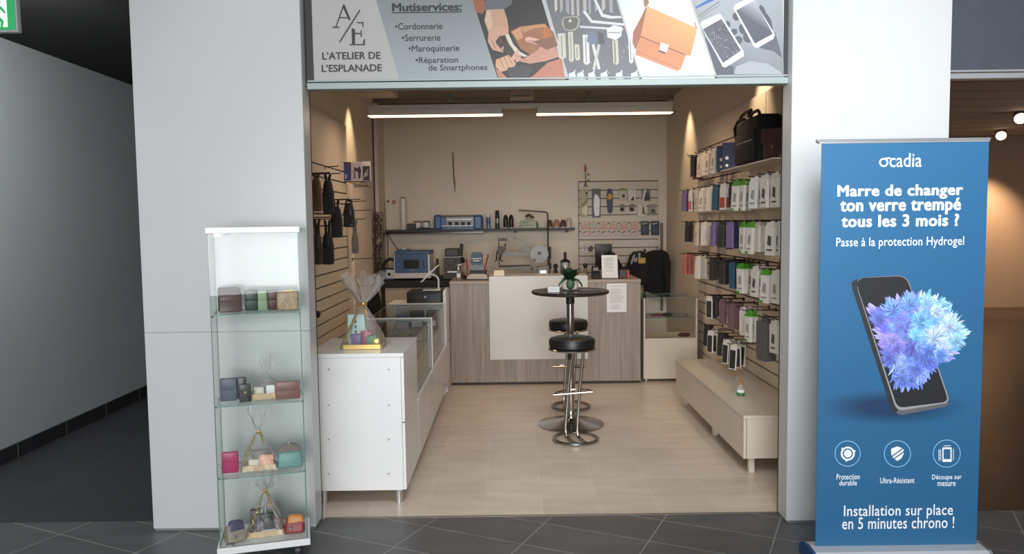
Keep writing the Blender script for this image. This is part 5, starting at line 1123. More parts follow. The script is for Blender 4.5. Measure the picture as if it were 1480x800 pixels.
# ------------------------------------------------------------------ right wall: slat panel
def slatwall_x(name, X, y0, y1, z0, z1, side, grooves, top):
    """board on a side wall with horizontal grooves; side = +1: faces -X"""
    b = B(); zs = [z0] + grooves + [top]
    xa, xb = (X, X + 0.018) if side > 0 else (X - 0.018, X)
    for a, e in zip(zs, zs[1:]): b.box(xa, xb, y0, y1, a + (0.006 if a != z0 else 0), e - (0.006 if e != top else 0))
    b.mi = 1; xc = (X + 0.012, X + 0.022) if side > 0 else (X - 0.022, X - 0.012); b.box(xc[0], xc[1], y0, y1, z0, top)
    return struct(name, b, [SLATW, GROOVE])
GR = [0.08 + 0.104 * k for k in range(23)]
slatwall_x('wall_right_slats', 1.95, 4.41, 7.98, 0.01, 2.62, 1, GR, 2.62)
slatwall_x('wall_left_slats', -1.62, 4.41, 7.60, 0.01, 2.62, -1, GR[:21], 2.62)
b = B(); b.box(1.948, 1.973, 7.98, 7.99, 0.01, 2.62); struct('trim_9', b, SLATW)
b = B(); b.box(1.9485, 1.95, 5.87, 5.874, 2.37, 2.62); struct('trim_10', b, GROOVE)

# low white bench cabinet under the right wall
t = thing('low_cabinet', 'long low white bench cabinet on short legs below the right slat wall', 'cabinet', (1.72, 5.78, 0.002))
BX = 1.475
b = B(); b.box(BX + 0.018, 1.944, 4.82, 6.82, 0.115, 0.372, 0.0015, 1); obj('carcass', b, CREAMW, t)
b = B(); b.box(BX - 0.002, 1.946, 4.80, 6.83, 0.372, 0.395, 0.002, 1); obj('top_panel', b, CREAMW, t)
b = B(); b.box(BX + 0.02, 1.944, 4.80, 4.82, 0.115, 0.3715, 0.0015, 1); obj('end_panel', b, CREAMW, t)
for y0, y1 in ((4.80, 6.13), (6.135, 6.82)):
    b = B(); b.box(BX, BX + 0.017, y0 + 0.002, y1 - 0.002, 0.113, 0.370, 0.0015, 1); obj('door', b, CREAMW, t)
for x in (BX + 0.07, 1.89):
    for y in (4.87, 5.75, 6.74):
        b = B(); b.box(x - 0.018, x + 0.018, y - 0.018, y + 0.018, 0.003, 0.1145, 0.002, 1); obj('leg', b, CREAMW, t)
t = thing('scent_bottle', 'small clear bottle with a green label and cork standing on the low white cabinet', 'bottle', (atZ(1070.5, 571, 0.395).x, atZ(1070.5, 571, 0.395).y, 0.3955))
b = B(); b.lathe([(0.026, 0.0), (0.028, 0.004), (0.028, 0.055), (0.014, 0.07), (0.013, 0.085)], n=20); obj('bottle_body', b, ACRYL, t, local=True, smooth=True)
b = B(); b.lathe([(0.0285, 0.008), (0.0285, 0.045)], n=20); b.mi = 1; b.lathe([(0.0288, 0.008), (0.0288, 0.024)], n=20); obj('bottle_label', b, [PAPER, M('label_green', (60, 130, 62), 0.5)], t, local=True, smooth=True)
b = B(); b.lathe([(0.014, 0.084), (0.015, 0.11), (0, 0.11)], n=14); obj('cork', b, M('cork', (170, 128, 84), 0.8), t, local=True, smooth=True)

# glass topped cabinet in the far right corner
t = thing('corner_showcase', 'small glass fronted showcase cabinet in the right corner beside the wooden counter', 'display cabinet', (1.61, 7.92, 0.002))
b = B(); b.box(1.335, 1.885, 7.72, 8.16, 0.035, 0.452, 0.0015, 1); obj('carcass', b, CREAMW, t)
b = B(); b.box(1.335, 1.885, 7.70, 7.718, 0.035, 0.452, 0.0015, 1); obj('door', b, CREAMW, t)
for x0, x1 in ((1.335, 1.352), (1.866, 1.885)):
    b = B(); b.box(x0, x1, 7.70, 8.16, 0.4525, 0.862, 0.001, 1); obj('side_panel', b, CREAMW, t)
for nm, a in (('glass_top', (1.336, 1.884, 7.70, 8.16, 0.8625, 0.870)), ('glass_front', (1.3525, 1.8655, 7.702, 7.707, 0.453, 0.862)), ('glass_shelf', (1.353, 1.865, 7.715, 8.15, 0.655, 0.661))):
    b = B(); b.box(*a)
    for f in b.bm.faces:
        f.normal_update()
        if (abs(f.normal.y) > 0.5 and nm != 'glass_front'): f.material_index = 1
    obj(nm, b, [GLASS, GLASSE], t)
for x in (1.37, 1.85):
    for y in (7.75, 8.12):
        b = B(); b.cyl((x, y, 0.003), (x, y, 0.0345), 0.016, n=12); obj('leg', b, ALU, t, smooth=True)
for lab, m, x, y, z, w, d, h in (('plum coloured strap bundle on the left of the corner showcase shelf', M('plum_strap', (98, 54, 74), 0.6), 1.50, 7.85, 0.6615, 0.12, 0.08, 0.02), ('black clasp piece in the middle of the corner showcase shelf', BLACK, 1.60, 7.83, 0.6615, 0.07, 0.05, 0.035), ('beige folded belt on the right of the corner showcase shelf', GRYB, 1.74, 7.86, 0.6615, 0.16, 0.09, 0.02), ('dark red coiled belt lying on the floor of the corner showcase', M('dark_red_strap', (74, 38, 38), 0.5), 1.78, 7.84, 0.4535, 0.10, 0.07, 0.03)):
    b = B()
    for k in range(3): b.tube([(x + w / 2 * (1 - 0.22 * k) * math.cos(a * PI / 8), y + d / 2 * (1 - 0.22 * k) * math.sin(a * PI / 8), z + h / 2 + 0.003 * k) for a in range(16)], h / 2.2, 6, closed=True)
    tag(obj('folded_belt', b, m, smooth=True), lab, 'belt', 'belts in the corner showcase')

# ------------------------------------------------------------------ stock hanging on the right slat wall
CARD = M('white_carton', (222, 218, 208), 0.5, var=0.03); CARDB = M('cream_carton', (206, 196, 178), 0.5, var=0.04)
PRT = M('grey_picture', (150, 146, 142), 0.5, var=0.3, scale=60); PRD = M('dark_picture', (78, 76, 78), 0.45, var=0.2, scale=40)
VIO = M('violet_case', (122, 106, 152), 0.45); PINK = M('pink_case', (196, 120, 116), 0.45); ROSE = M('rose_print', (190, 110, 128), 0.5)
NAVY = M('navy_case', (40, 48, 86), 0.45); TEALC = M('blue_case', (42, 84, 112), 0.45); REDC = M('red_print', (178, 76, 60), 0.5)
DGC = M('dark_green_case', (42, 56, 48), 0.45); DKC = M('dark_case', (48, 47, 50), 0.45, var=0.15); GYC = M('grey_carton', (92, 90, 90), 0.5, var=0.06)
PLUM = M('plum_case', (92, 50, 74), 0.45); MAU = M('mauve_case', (120, 92, 100), 0.45)
HOOKM = M('black_hook', (34, 30, 28), 0.4, 0.4)
XW = 1.95
KINDS = {   # body, face print, tab, width, height, thickness, words
    'w':  (CARD, None, None, 0.077, 0.185, 0.022, 'plain white boxed pack'),
    'wp': (CARD, PRT, None, 0.079, 0.190, 0.024, 'white boxed pack with a grey picture'),
    'wd': (CARD, PRD, None, 0.086, 0.190, 0.024, 'white boxed pack with a dark picture'),
    'wg': (CARD, PRT, GREENTAB, 0.077, 0.200, 0.024, 'white boxed pack with a bright green tab'),
    'c':  (CARDB, PRT, None, 0.072, 0.190, 0.018, 'cream coloured pack'),
    'k':  (DKC, None, None, 0.068, 0.165, 0.013, 'dark phone case'),
    'kw': (CARD, DKC, None, 0.077, 0.170, 0.010, 'dark phone case in a white framed pack'),
    'v':  (VIO, None, None, 0.077, 0.175, 0.016, 'violet phone case'),
    'pk': (PINK, None, None, 0.070, 0.175, 0.013, 'pink phone case'),
    'rw': (CARD, ROSE, None, 0.070, 0.180, 0.014, 'white pack with a rose print'),
    'b':  (TEALC, None, None, 0.068, 0.180, 0.013, 'blue phone case'),
    'n':  (NAVY, None, None, 0.072, 0.185, 0.024, 'navy blue pack'),
    'rd': (CARD, REDC, None, 0.070, 0.185, 0.014, 'white pack with a red print'),
    'g':  (DGC, None, None, 0.068, 0.180, 0.013, 'dark green phone case'),
    'p':  (PLUM, None, None, 0.070, 0.190, 0.014, 'plum coloured case'),
    'm':  (MAU, None, None, 0.070, 0.180, 0.013, 'mauve phone case'),
    'gb': (GYC, None, None, 0.115, 0.265, 0.085, 'big grey box'),
}
ROWN = ['topmost', 'second', 'third', 'fourth', 'fifth', 'lowest']
rp_ = random.Random(8)
def hook(Y, z, L, group, lab):
    b = B(); b.box(XW - 0.004, XW, Y - 0.012, Y + 0.012, z - 0.02, z + 0.012); b.tube([(XW - 0.002, Y, z), (XW - L + 0.01, Y, z + 0.004), (XW - L, Y, z + 0.014)], 0.0036, 6)
    tag(obj('display_hook', b, HOOKM), lab, 'hook', group)
def pack(kind, px, X, z, row, yaw, Y=None):
    body, pr, tab, w, h, th, words = KINDS[kind]
    if Y is None: Y = (atX(px, 322, X)).y
    b = B()
    b.box(-w / 2, w / 2, -th / 2, th / 2, -0.03 - h, -0.03, 0.003, 1)
    b.mi = 1 if tab else 0
    b.box(-w * 0.46, w * 0.46, -0.0015, 0.0015, -0.032, 0.004); b.mi = 0
    if tab:
        b.mi = 1; b.box(-w / 2 - 0.0006, w / 2 + 0.0006, -th / 2 - 0.0006, th / 2 + 0.0006, -0.042, -0.0295); b.box(-w / 2 - 0.0006, -w * 0.06, -th / 2 - 0.0008, th / 2, -0.03 - h + 0.001, -0.03 - h + 0.020)
    if pr:
        b.mi = 2
        if kind in ('kw',): b.box(-w * 0.40, w * 0.40, -th / 2 - 0.0008, -th / 2, -0.03 - h * 0.95, -0.03 - h * 0.10)
        elif kind in ('rw', 'rd'): b.box(-w * 0.42, w * 0.42, -th / 2 - 0.0008, -th / 2, -0.03 - h * 0.9, -0.03 - h * 0.45)
        else:
            b.prism([(-w * 0.22, -0.03 - h * 0.62), (w * 0.18, -0.03 - h * 0.68), (w * 0.24, -0.03 - h * 0.36), (-w * 0.12, -0.03 - h * 0.30)], (0, -th / 2 - 0.0008, 0), (1, 0, 0), (0, 0, 1), (0, 0.001, 0))
            b.box(-w * 0.3, w * 0.3, -th / 2 - 0.0008, -th / 2, -0.03 - h * 0.84, -0.03 - h * 0.78)
    # local -Y is the face; turn it towards the room and swing it a little to the front
    b.xf(Matrix.Rotation(rp_.uniform(-0.07, 0.03), 4, 'X')); b.xf(Matrix.Rotation(math.radians(yaw), 4, 'Z')); b.xf(Matrix.Translation((X, Y, z - 0.012)))
    nm = {'k': 'phone_case', 'kw': 'phone_case', 'v': 'phone_case', 'pk': 'phone_case', 'b': 'phone_case', 'g': 'phone_case', 'p': 'phone_case', 'm': 'phone_case', 'gb': 'accessory_box'}.get(kind, 'accessory_pack')
    tag(obj(nm, b, [body, tab or body, pr or body]), '%s on the %s row of the right wall' % (words, ROWN[row]), nm.split('_')[1], 'stock on the %s row of the right wall' % ROWN[row])
ROWS = [  # hook height, [(kind, px x, x of the hanging front)], hook length
    (2.275, [('k', 1000, 1.73), ('rw', 1002, 1.80), ('p', 1006, 1.80), ('c', 1011, 1.75), ('w', 1017, 1.75), ('wp', 1024, 1.75), ('c', 1026, 1.83), ('wp', 1032, 1.74), ('w', 1035, 1.83)]),
    (1.955, [('v', 989, 1.72), ('rw', 998, 1.73), ('rw', 1001, 1.80), ('c', 1008, 1.74), ('wp', 1015, 1.74), ('c', 1021, 1.75), ('w', 1026, 1.76), ('w', 1031, 1.80), ('b', 1034, 1.73), ('b', 1039, 1.80), ('rd', 1045, 1.72), ('rd', 1049, 1.80), ('k', 1056, 1.76),
             ('wg', 1064, 1.70), ('wg', 1074, 1.72), ('w', 1078, 1.80), ('wp', 1090, 1.70), ('wd', 1105, 1.68), ('wd', 1120, 1.68), ('w', 1128, 1.78)]),
    (1.645, [('k', 993, 1.72), ('k', 998, 1.78), ('w', 1003, 1.80), ('c', 1008, 1.73), ('c', 1013, 1.75), ('w', 1018, 1.76), ('w', 1022, 1.80), ('v', 1031, 1.70), ('k', 1038, 1.78), ('g', 1044, 1.73), ('k', 1049, 1.78), ('v', 1055, 1.72), ('p', 1061, 1.74), ('n', 1064, 1.80),
             ('wg', 1074, 1.70), ('wg', 1086, 1.70), ('w', 1095, 1.75), ('w', 1101, 1.80), ('wd', 1114, 1.68), ('wd', 1127, 1.76)]),
    (1.330, [('pk', 990, 1.72), ('pk', 995, 1.76), ('pk', 1000, 1.80), ('pk', 1004, 1.83), ('w', 1010, 1.75), ('c', 1014, 1.78), ('w', 1018, 1.80), ('c', 1022, 1.83), ('k', 1029, 1.74), ('k', 1035, 1.79), ('k', 1044, 1.73), ('g', 1049, 1.79), ('b', 1058, 1.73), ('k', 1063, 1.80),
             ('wg', 1071, 1.74), ('wg', 1077, 1.78), ('wd', 1093, 1.74), ('wg', 1108, 1.70), ('wp', 1122, 1.72)]),
    (1.000, [('kw', 1026, 1.73), ('k', 1034, 1.77), ('k', 1039, 1.80), ('m', 1044, 1.76), ('m', 1049, 1.80), ('m', 1058, 1.74), ('m', 1065, 1.80), ('w', 1075, 1.75), ('wg', 1083, 1.72), ('w', 1090, 1.78), ('gb', 1109, 1.72), ('wd', 1121, 1.72)]),
    (0.690, [('k', 1022, 1.80), ('kw', 1028, 1.75), ('kw', 1034, 1.79), ('kw', 1039, 1.82), ('k', 1043, 1.79), ('kw', 1051, 1.74), ('k', 1057, 1.82), ('kw', 1062, 1.73), ('kw', 1068, 1.78), ('kw', 1074, 1.80)]),
]
for ri, (z, items) in enumerate(ROWS):
    put = []; hooks_ = []
    if ri == 5: ROWN[5] = 'lowest'
    for kind, px, X in items: 
        yw = rp_.uniform(-82, -62) if kind != 'gb' else -78
        Y_ = atX(px, 322, X).y
        for tr_ in range(4):
            if not any(abs(Y_ - a) < 0.072 and abs(X - c) < 0.034 for a, c in put): break
            Y_ += 0.03
        put.append((Y_, X)); pack(kind, px, X, z, ri, yw, Y_); hooks_.append((Y_, X))
        if kind != 'gb' and X < 1.82 and not any(abs(Y_ - a) < 0.075 and abs(X + 0.044 - c) < 0.034 for a, c in put[:-1] + [(atX(q_[1], 322, q_[2]).y, q_[2]) for q_ in items if q_[1] != px]): put.append((Y_, X + 0.044)); pack(kind, px, X + 0.044, z, ri, yw, Y_)
    for Y, X in hooks_:
            hook(Y, z - 0.014, XW - X + 0.05, 'hooks of the %s row on the right wall' % ROWN[ri], 'thin black display hook holding packs on the %s row of the right wall' % ROWN[ri])
# narrow ledges under the upper rows
for z, y0, y1, lab in ((2.04, 5.0, 6.25, 'pale display ledge carrying the black briefcase at the top of the right wall'), (1.722, 5.2, 7.9, 'thin pale ledge under the second row of packs on the right wall')):
    t = thing('display_ledge', lab, 'shelf', (1.85, (y0 + y1) / 2, z))
    dpt = 0.24 if z > 2 else 0.05
    b = B(); b.box(XW - dpt, XW - 0.001, y0, y1, z, z + 0.010, 0.002); obj('ledge_plate', b, M('pale_ledge', (214, 204, 190), 0.35, var=0.02), t)
    b = B(); b.box(XW - 0.008, XW - 0.001, y0, y1, z + 0.0105, z + 0.03); obj('back_lip', b, HOOKM, t)
ZL = 2.0505
t = thing('briefcase', 'large black briefcase standing on the ledge at the top of the right slat wall', 'briefcase', (1.83, 5.7, ZL))
BO = Matrix.Translation((0.012, -0.19, 0)); BRIEF = M('black_nylon', (19, 19, 20), 0.8, var=0.2, scale=40)
b = B(); b.box(1.735, 1.915, 5.62, 6.16, ZL + 0.001, ZL + 0.345, 0.03, 3); b.xf(BO); obj('case_body', b, BRIEF, t, smooth=True)
b = B(); b.box(1.718, 1.738, 5.66, 6.12, ZL + 0.02, ZL + 0.24, 0.012, 2); b.xf(BO); obj('front_pocket', b, BRIEF, t, smooth=True)
b = B(); b.tube([(1.72, 5.78, ZL + 0.34), (1.73, 5.79, ZL + 0.375), (1.75, 5.82, ZL + 0.395), (1.75, 5.94, ZL + 0.395), (1.73, 5.98, ZL + 0.375), (1.72, 6.0, ZL + 0.34)], 0.012, 8); b.xf(BO); obj('handle', b, M('dark_brown_handle', (52, 36, 32), 0.4), t, smooth=True); b = B(); b.tube([(1.80, 5.78, ZL + 0.34), (1.80, 5.79, ZL + 0.375), (1.80, 5.82, ZL + 0.392), (1.80, 5.94, ZL + 0.392), (1.80, 5.98, ZL + 0.375), (1.80, 6.0, ZL + 0.34)], 0.012, 8); b.xf(BO); obj('handle', b, M('dark_brown_handle', (52, 36, 32), 0.4), t, smooth=True)
b = B(); b.tube([(1.74, 6.15, ZL + 0.22), (1.735, 6.17, ZL + 0.30), (1.75, 6.13, ZL + 0.352), (1.76, 6.02, ZL + 0.352)], 0.014, 8); b.xf(BO); obj('shoulder_strap', b, CLOTHK, t, smooth=True)
b = B(); b.box(1.7165, 1.719, 5.70, 6.08, ZL + 0.165, ZL + 0.172); b.xf(BO); obj('zipper', b, STEEL, t)
t = thing('satchel', 'small dark brown satchel with a front flap beside the black briefcase', 'bag', (1.80, 5.19, ZL))
SB = M('satchel_brown', (70, 48, 44), 0.4, var=0.18, scale=30)
b = B(); b.box(-0.085, 0.085, -0.04, 0.04, 0.001, 0.20, 0.02, 3); RZ = Matrix.Translation((1.80, 5.19, ZL)) @ Matrix.Rotation(math.radians(-50), 4, 'Z'); b.xf(RZ); sb_ = obj('bag_body', b, SB, t, smooth=True)
b = B(); b.prism([(-0.087, 0.205), (0.087, 0.205), (0.09, 0.12), (0.06, 0.085), (0.0, 0.075), (-0.06, 0.085), (-0.09, 0.12)], (0, -0.052, 0), (1, 0, 0), (0, 0, 1), (0, 0.012, 0)); b.box(-0.087, 0.087, -0.05, 0.045, 0.196, 0.206, 0.004); b.xf(RZ); fl_ = obj('flap', b, SB, t)
b = B(); b.box(-0.012, 0.012, -0.058, -0.05, 0.03, 0.10, 0.003); b.mi = 1; b.cyl((0, -0.06, 0.085), (0, -0.056, 0.085), 0.009, n=10); b.cyl((0.055, -0.05, 0.02), (0.055, -0.046, 0.02), 0.012, n=10); b.xf(RZ); obj('strap_buckle', b, [SB, STEEL], fl_)
for k, (px, lab) in enumerate(((1047, 'left one of two dark blue boxes between the packs and the briefcase'), (1055, 'right one of two dark blue boxes touching the black briefcase'))):
    Y = atX(px, 322, 1.80).y; t = thing('blue_box', lab, 'box', (1.80, Y, ZL), 0, 'blue boxes on the top ledge')
    b = B(); b.box(-0.06, 0.06, -0.048, 0.048, 0.001, 0.215 + 0.01 * k, 0.003); b.xf(Matrix.Rotation(math.radians(-25), 4, 'Z')); obj('carton', b, NAVY, t, local=True)
    b = B(); b.cyl((-0.02, -0.0485, 0.10), (-0.02, -0.0495, 0.10), 0.014, n=12); b.cyl((-0.02, -0.0485, 0.04), (-0.02, -0.0495, 0.04), 0.012, n=12); b.xf(Matrix.Rotation(math.radians(-25), 4, 'Z')); obj('round_sticker', b, PAPER, t, local=True)
t = thing('red_pouch', 'dark red pouch hanging at the front end of the right slat wall by the pillar', 'pouch', (1.86, 5.26, 1.33))
q = atX(1130, 380, 1.84)
b = B(); b.hexa([(1.80, q.y - 0.02, 1.28), (1.93, q.y - 0.02, 1.28), (1.93, q.y + 0.05, 1.28), (1.80, q.y + 0.05, 1.28), (1.86, q.y, 1.44), (1.93, q.y, 1.44), (1.93, q.y + 0.03, 1.44), (1.86, q.y + 0.03, 1.44)], 0.012, 2); obj('pouch_body', b, M('pouch_red', (134, 34, 56), 0.5), t, smooth=True)
b = B(); b.tube([(1.895, q.y + 0.015, 1.435), (1.90, q.y + 0.015, 1.47), (1.948, q.y + 0.015, 1.475)], 0.006, 6); obj('hanging_loop', b, BLACK, t)

# ------------------------------------------------------------------ left wall: bags and fittings
def bag(label, px, y0, y1, wpx, m, cat='bag', strap=True, X=-1.50, th=0.07, lower=0.5, name='shoulder_bag'):
    """a soft bag hanging from a hook on the left slat wall; px centre, y0 hook, y1 bottom, width in pixels"""
    c0 = atX(px, y0, X); c1 = atX(px, y1, X); Y = (c0.y + c1.y) / 2; w = wpx * Y / F; zt, zb = c0.z, c1.z; h = zt - zb
    t = thing(name, label, 'bag', (X, Y, zb))
    zs = zt - h * (1 - lower) if strap else zt - 0.02
    b = B(); prof = []
    hb = zs - zb
    pts = [(-0.44 * w, 0.0), (0.44 * w, 0.0), (0.5 * w, 0.06 * h), (0.48 * w, hb * 0.6), (0.34 * w, hb * 0.92), (0.2 * w, hb), (-0.2 * w, hb), (-0.34 * w, hb * 0.92), (-0.48 * w, hb * 0.6), (-0.5 * w, 0.06 * h)]
    b.prism(pts, (X, Y - th / 2, zb), (1, 0, 0), (0, 0, 1), (0, th, 0))
    bmesh.ops.bevel(b.bm, geom=list(b.bm.edges), offset=min(0.014, w * 0.1), segments=2, profile=0.5, affect='EDGES')
    bb_ = obj('bag_body', b, m, t, smooth=True, ang=1.0)
    b = B(); b.prism([(-0.34 * w, hb * 0.12), (0.34 * w, hb * 0.12), (0.36 * w, hb * 0.5), (-0.36 * w, hb * 0.5)], (X, Y - th / 2 - 0.012, zb), (1, 0, 0), (0, 0, 1), (0, 0.014, 0)); obj('front_pocket', b, m, bb_)
    b = B()
    if strap:
        for s_ in (-1, 1): b.tube([(X + s_ * 0.16 * w, Y, zs - 0.01), (X + s_ * 0.15 * w, Y - 0.01, zs + (zt - zs) * 0.5), (X + s_ * 0.02, Y, zt)], 0.012, 6)
    else: b.tube([(X - 0.03, Y, zt - 0.03), (X - 0.02, Y, zt + 0.0), (X + 0.02, Y, zt + 0.0), (X + 0.03, Y, zt - 0.03)], 0.008, 6)
    obj('strap', b, m, t, smooth=True)
    b = B(); b.box(-1.622, -1.618, Y - 0.012, Y + 0.012, zt - 0.008, zt + 0.02); b.tube([(-1.62, Y, zt + 0.008), (X + 0.10, Y, zt + 0.012), (X + 0.105, Y, zt + 0.022)], 0.0042, 6)
    tag(obj('display_hook', b, HOOKM), 'black display hook carrying the ' + label.split(' hanging')[0], 'hook', 'hooks of the bags on the left wall')
    return t
TANB = M('tan_brown_bag', (92, 62, 42), 0.5, var=0.12, scale=30); DBR = M('dark_brown_bag', (52, 40, 38), 0.5, var=0.12); KB = M('black_nylon_bag', (28, 29, 32), 0.6, var=0.2, scale=40); GRP = M('grey_green_pouch', (112, 112, 106), 0.6, var=0.2, scale=20)
bag('tan brown bag hanging at the top left of the left slat wall beside the pillar', 458, 252, 305, 12, TANB, lower=0.9, X=-1.50)
bag('big black bag hanging right of the tan brown one on the left wall', 474.5, 253, 308, 15, KB, lower=0.86, X=-1.48)
bag('black sling bag hanging lowest in the middle of the left wall', 486.5, 290, 343, 15, KB, lower=0.84, X=-1.48)
bag('small black backpack hanging rightmost of the bags on the left wall', 504.5, 290, 328, 15, LEATHERK, strap=False, X=-1.45)
bag('dark brown bag hanging at the bottom left of the left wall beside the pillar', 459, 316, 382, 12, DBR, lower=0.66, X=-1.50)
bag('black two part bag hanging right of the dark brown one on the left wall', 474, 318, 382, 15, KB, lower=0.72, X=-1.48)
bag('soft grey green pouch hanging at the end of the left slats', 513, 318, 366, 9, GRP, lower=0.65, X=-1.54, th=0.05)
for k, (px, py, L, z_) in enumerate(((512, 291, 0.16, 0), (518, 304, 0.2, 0), (516, 374, 0.2, 0), (476, 241, 0.12, 0), (518, 269, 0.14, 0))):
    q = atX(px - 6, py, -1.615); b = B(); b.box(-1.622, -1.617, q.y - 0.012, q.y + 0.012, q.z - 0.02, q.z + 0.012); b.tube([(-1.62, q.y, q.z), (-1.62 + L, q.y, q.z + 0.004), (-1.62 + L, q.y, q.z + 0.018)], 0.0045, 6)
    tag(obj('display_hook', b, HOOKM), 'bare empty display hook sticking out of the left wall', 'hook', 'empty hooks on the left wall')
# printed box on brackets
t = thing('picture_box', 'printed box with blue and grey pictures standing out from the left wall above the bags', 'box', (-1.5, 7.5, 2.12))
Yp = 7.45
b = B(); p, q = at(492, 261.5, Yp), at(534.5, 233.5, Yp); b.box(p.x, q.x, Yp, Yp + 0.05, p.z, q.z, 0.002); obj('carton', b, M('box_white', (206, 200, 196), 0.5), t)
P = Print(Yp - 0.0006)
P.poly([(491.8, 233), (495.5, 233), (495.5, 262), (491.8, 262)], (150, 96, 110)); P.poly([(495, 235), (507.5, 236), (507.5, 260.5), (495, 261)], (48, 60, 122)); P.poly([(493, 234), (507, 234), (507, 243), (500, 240)], (74, 52, 84)); P.poly([(507.5, 235), (523.5, 235), (523.5, 260), (507.5, 260)], (172, 168, 170))
P.poly([(511, 241), (516, 243), (520, 240), (522, 246), (521, 258), (518, 258), (517, 248), (512, 247)], (56, 54, 60)); P.poly([(511, 247), (513, 246), (514, 258), (511, 258)], (90, 88, 94)); P.poly([(524, 239.5), (534.5, 240), (534.5, 261), (524, 260)], (44, 46, 54)); P.disc((529, 252), 3, (132, 130, 134), 14); P.line((525, 258), (532, 244), 1.2, (160, 160, 164))
P.poly([(524, 233), (535.5, 233), (535.5, 239.5), (524, 239.5)], (202, 196, 190)); P.poly([(499, 252), (501, 252), (501, 258), (499, 258)], (190, 194, 210)); P.done('picture_print', t)
b = B(); b.box(-1.62, at(528, 262, Yp).x, Yp + 0.01, Yp + 0.016, p.z - 0.010, p.z - 0.002); b.box(-1.62, at(500, 262, Yp).x, Yp + 0.034, Yp + 0.040, p.z - 0.010, p.z - 0.002); obj('bracket', b, HOOKM, t)
# pale blank board covering the wall right of the slats
t = thing('blank_board', 'tall plain pale board standing against the left wall right of the hanging bags', 'board', (-1.61, 8.2, 0.9))
a = atX(509, 265, -1.615); e = atX(535, 265, -1.615); b = B(); b.box(-1.643, -1.612, a.y, e.y, 0.02, a.z, 0.002); obj('panel', b, M('pale_board', (238, 222, 208), 0.5, var=0.02), t)
b = B(); b.box(-1.6435, -1.606, a.y - 0.002, e.y, a.z, a.z + 0.012); obj('top_edge', b, M('board_edge', (176, 140, 112), 0.5), t)
# wire rack of key blanks near the back
t = thing('key_rack', 'tall dark wire rack full of key blanks on the left wall beside the workbench', 'rack', (-1.5, 9.05, 0.99))
b = B(); q0, q1 = at(538.5, 402, 9.05), at(551, 306, 9.05)
for k in range(6): x = q0.x + (q1.x - q0.x) * k / 5; b.cyl((x, 9.05, ZBN), (x, 9.05, q1.z), 0.0032, n=6)
for k in range(9): z = ZBN + 0.01 + (q1.z - ZBN - 0.012) * k / 8; b.cyl((q0.x, 9.05, z), (q1.x, 9.05, z), 0.0036, n=6); b.cyl((q0.x, 9.05, z), (q0.x, 9.17, z), 0.003, n=6); b.cyl((q1.x, 9.05, z), (q1.x, 9.17, z), 0.003, n=6)
b.cyl((q0.x, 9.17, ZBN), (q0.x, 9.17, q1.z), 0.0036, n=6); b.cyl((q1.x, 9.17, ZBN), (q1.x, 9.17, q1.z), 0.0036, n=6); obj('wire_frame', b, M('bronze_wire', (74, 62, 52), 0.4, 0.5), t)
rk = random.Random(6); b = B()
for k in range(130):
    x = rk.uniform(q0.x + 0.01, q1.x - 0.01); z = rk.uniform(ZBN + 0.06, q1.z - 0.02); y = rk.uniform(9.0, 9.15); b.cyl((x, y, z), (x, y + 0.003, z), 0.011, n=8); b.box(x - 0.003, x + 0.003, y, y + 0.003, z - 0.045, z - 0.008)
o = obj('key_blanks', b, M('tarnished_brass', (78, 68, 58), 0.4, 0.6, var=0.3), t); o['kind'] = 'stuff'
# dark cloth hanging behind the counters, socket and cord
t = thing('work_apron', 'dark cloth hanging behind the glass counters near the left wall', 'cloth', (-1.45, 7.98, 0.6))
b = B(); b.pxprism([(537, 424), (543, 417), (546, 424), (550, 444), (546, 452), (537, 455), (531, 446), (532, 432)], 7.95, 0.06); bmesh.ops.subdivide_edges(b.bm, edges=list(b.bm.edges), cuts=2, use_grid_fill=True); b.jitter(0.012, 9, 3); obj('cloth', b, CLOTHK, t, smooth=True)
b = B(); p = at(543, 417, 7.98); b.tube([(p.x, 7.98, p.z - 0.01), (p.x, 7.98, p.z + 0.03), (-1.612, 7.98, p.z + 0.035)], 0.006, 6); obj('hanging_loop', b, BLACK, t)
b = B(); q = atX(459.5, 454, -1.6); b.ell((-1.60, q.y, q.z), (0.02, 0.03, 0.03), 12, 8); b.cyl((-1.62, q.y, q.z), (-1.60, q.y, q.z), 0.012, n=10); tag(obj('coat_peg', b, BLACK, smooth=True), 'small black peg low on the left wall beside the pillar', 'peg')

# ------------------------------------------------------------------ slat board on the back wall with goods
b = B(); p, q = at(836.5, 262, 9.70), at(951, 261, 9.70)
z = q.z; zs = [0.9 + 0.104 * k for k in range(13) if 0.9 + 0.104 * k < q.z - 0.04]
edges = [0.80] + zs + [q.z]
for a, e in zip(edges, edges[1:]): b.box(p.x, q.x, 9.692, 9.71, a + 0.005, e - 0.005)
b.mi = 1; b.box(p.x - 0.006, q.x + 0.004, 9.705, 9.719, 0.80, q.z + 0.006); struct('wall_back_slats', b, [SLATW, GROOVE])
def bgood(name, label, cat, x0, y0, x1, y1, m, prints=(), shape=None, Y=9.655, th=0.02, group=None):
    c = at((x0 + x1) / 2, y1, Y); t = thing(name, label, cat, c, 0, group)
    b = B()
    if shape: b.pxprism(shape, Y, th)
    else: b.pxbox(x0, y0, x1, y1, Y, th, 0.003)
    obj('pack_body', b, m, t)
    for (nm, pm, poly) in prints:
        b = B(); b.pxprism(poly, Y - 0.0015, 0.0016); obj(nm, b, pm, t)
    b = B(); q = at((x0 + x1) / 2, y0 + 0.8, Y); b.box(q.x - 0.01, q.x + 0.01, Y - 0.02, 9.693, q.z - 0.003, q.z + 0.003); obj('hook', b, HOOKM, t)
R4 = lambda x0, y0, x1, y1: [(x0, y0), (x1, y0), (x1, y1), (x0, y1)]
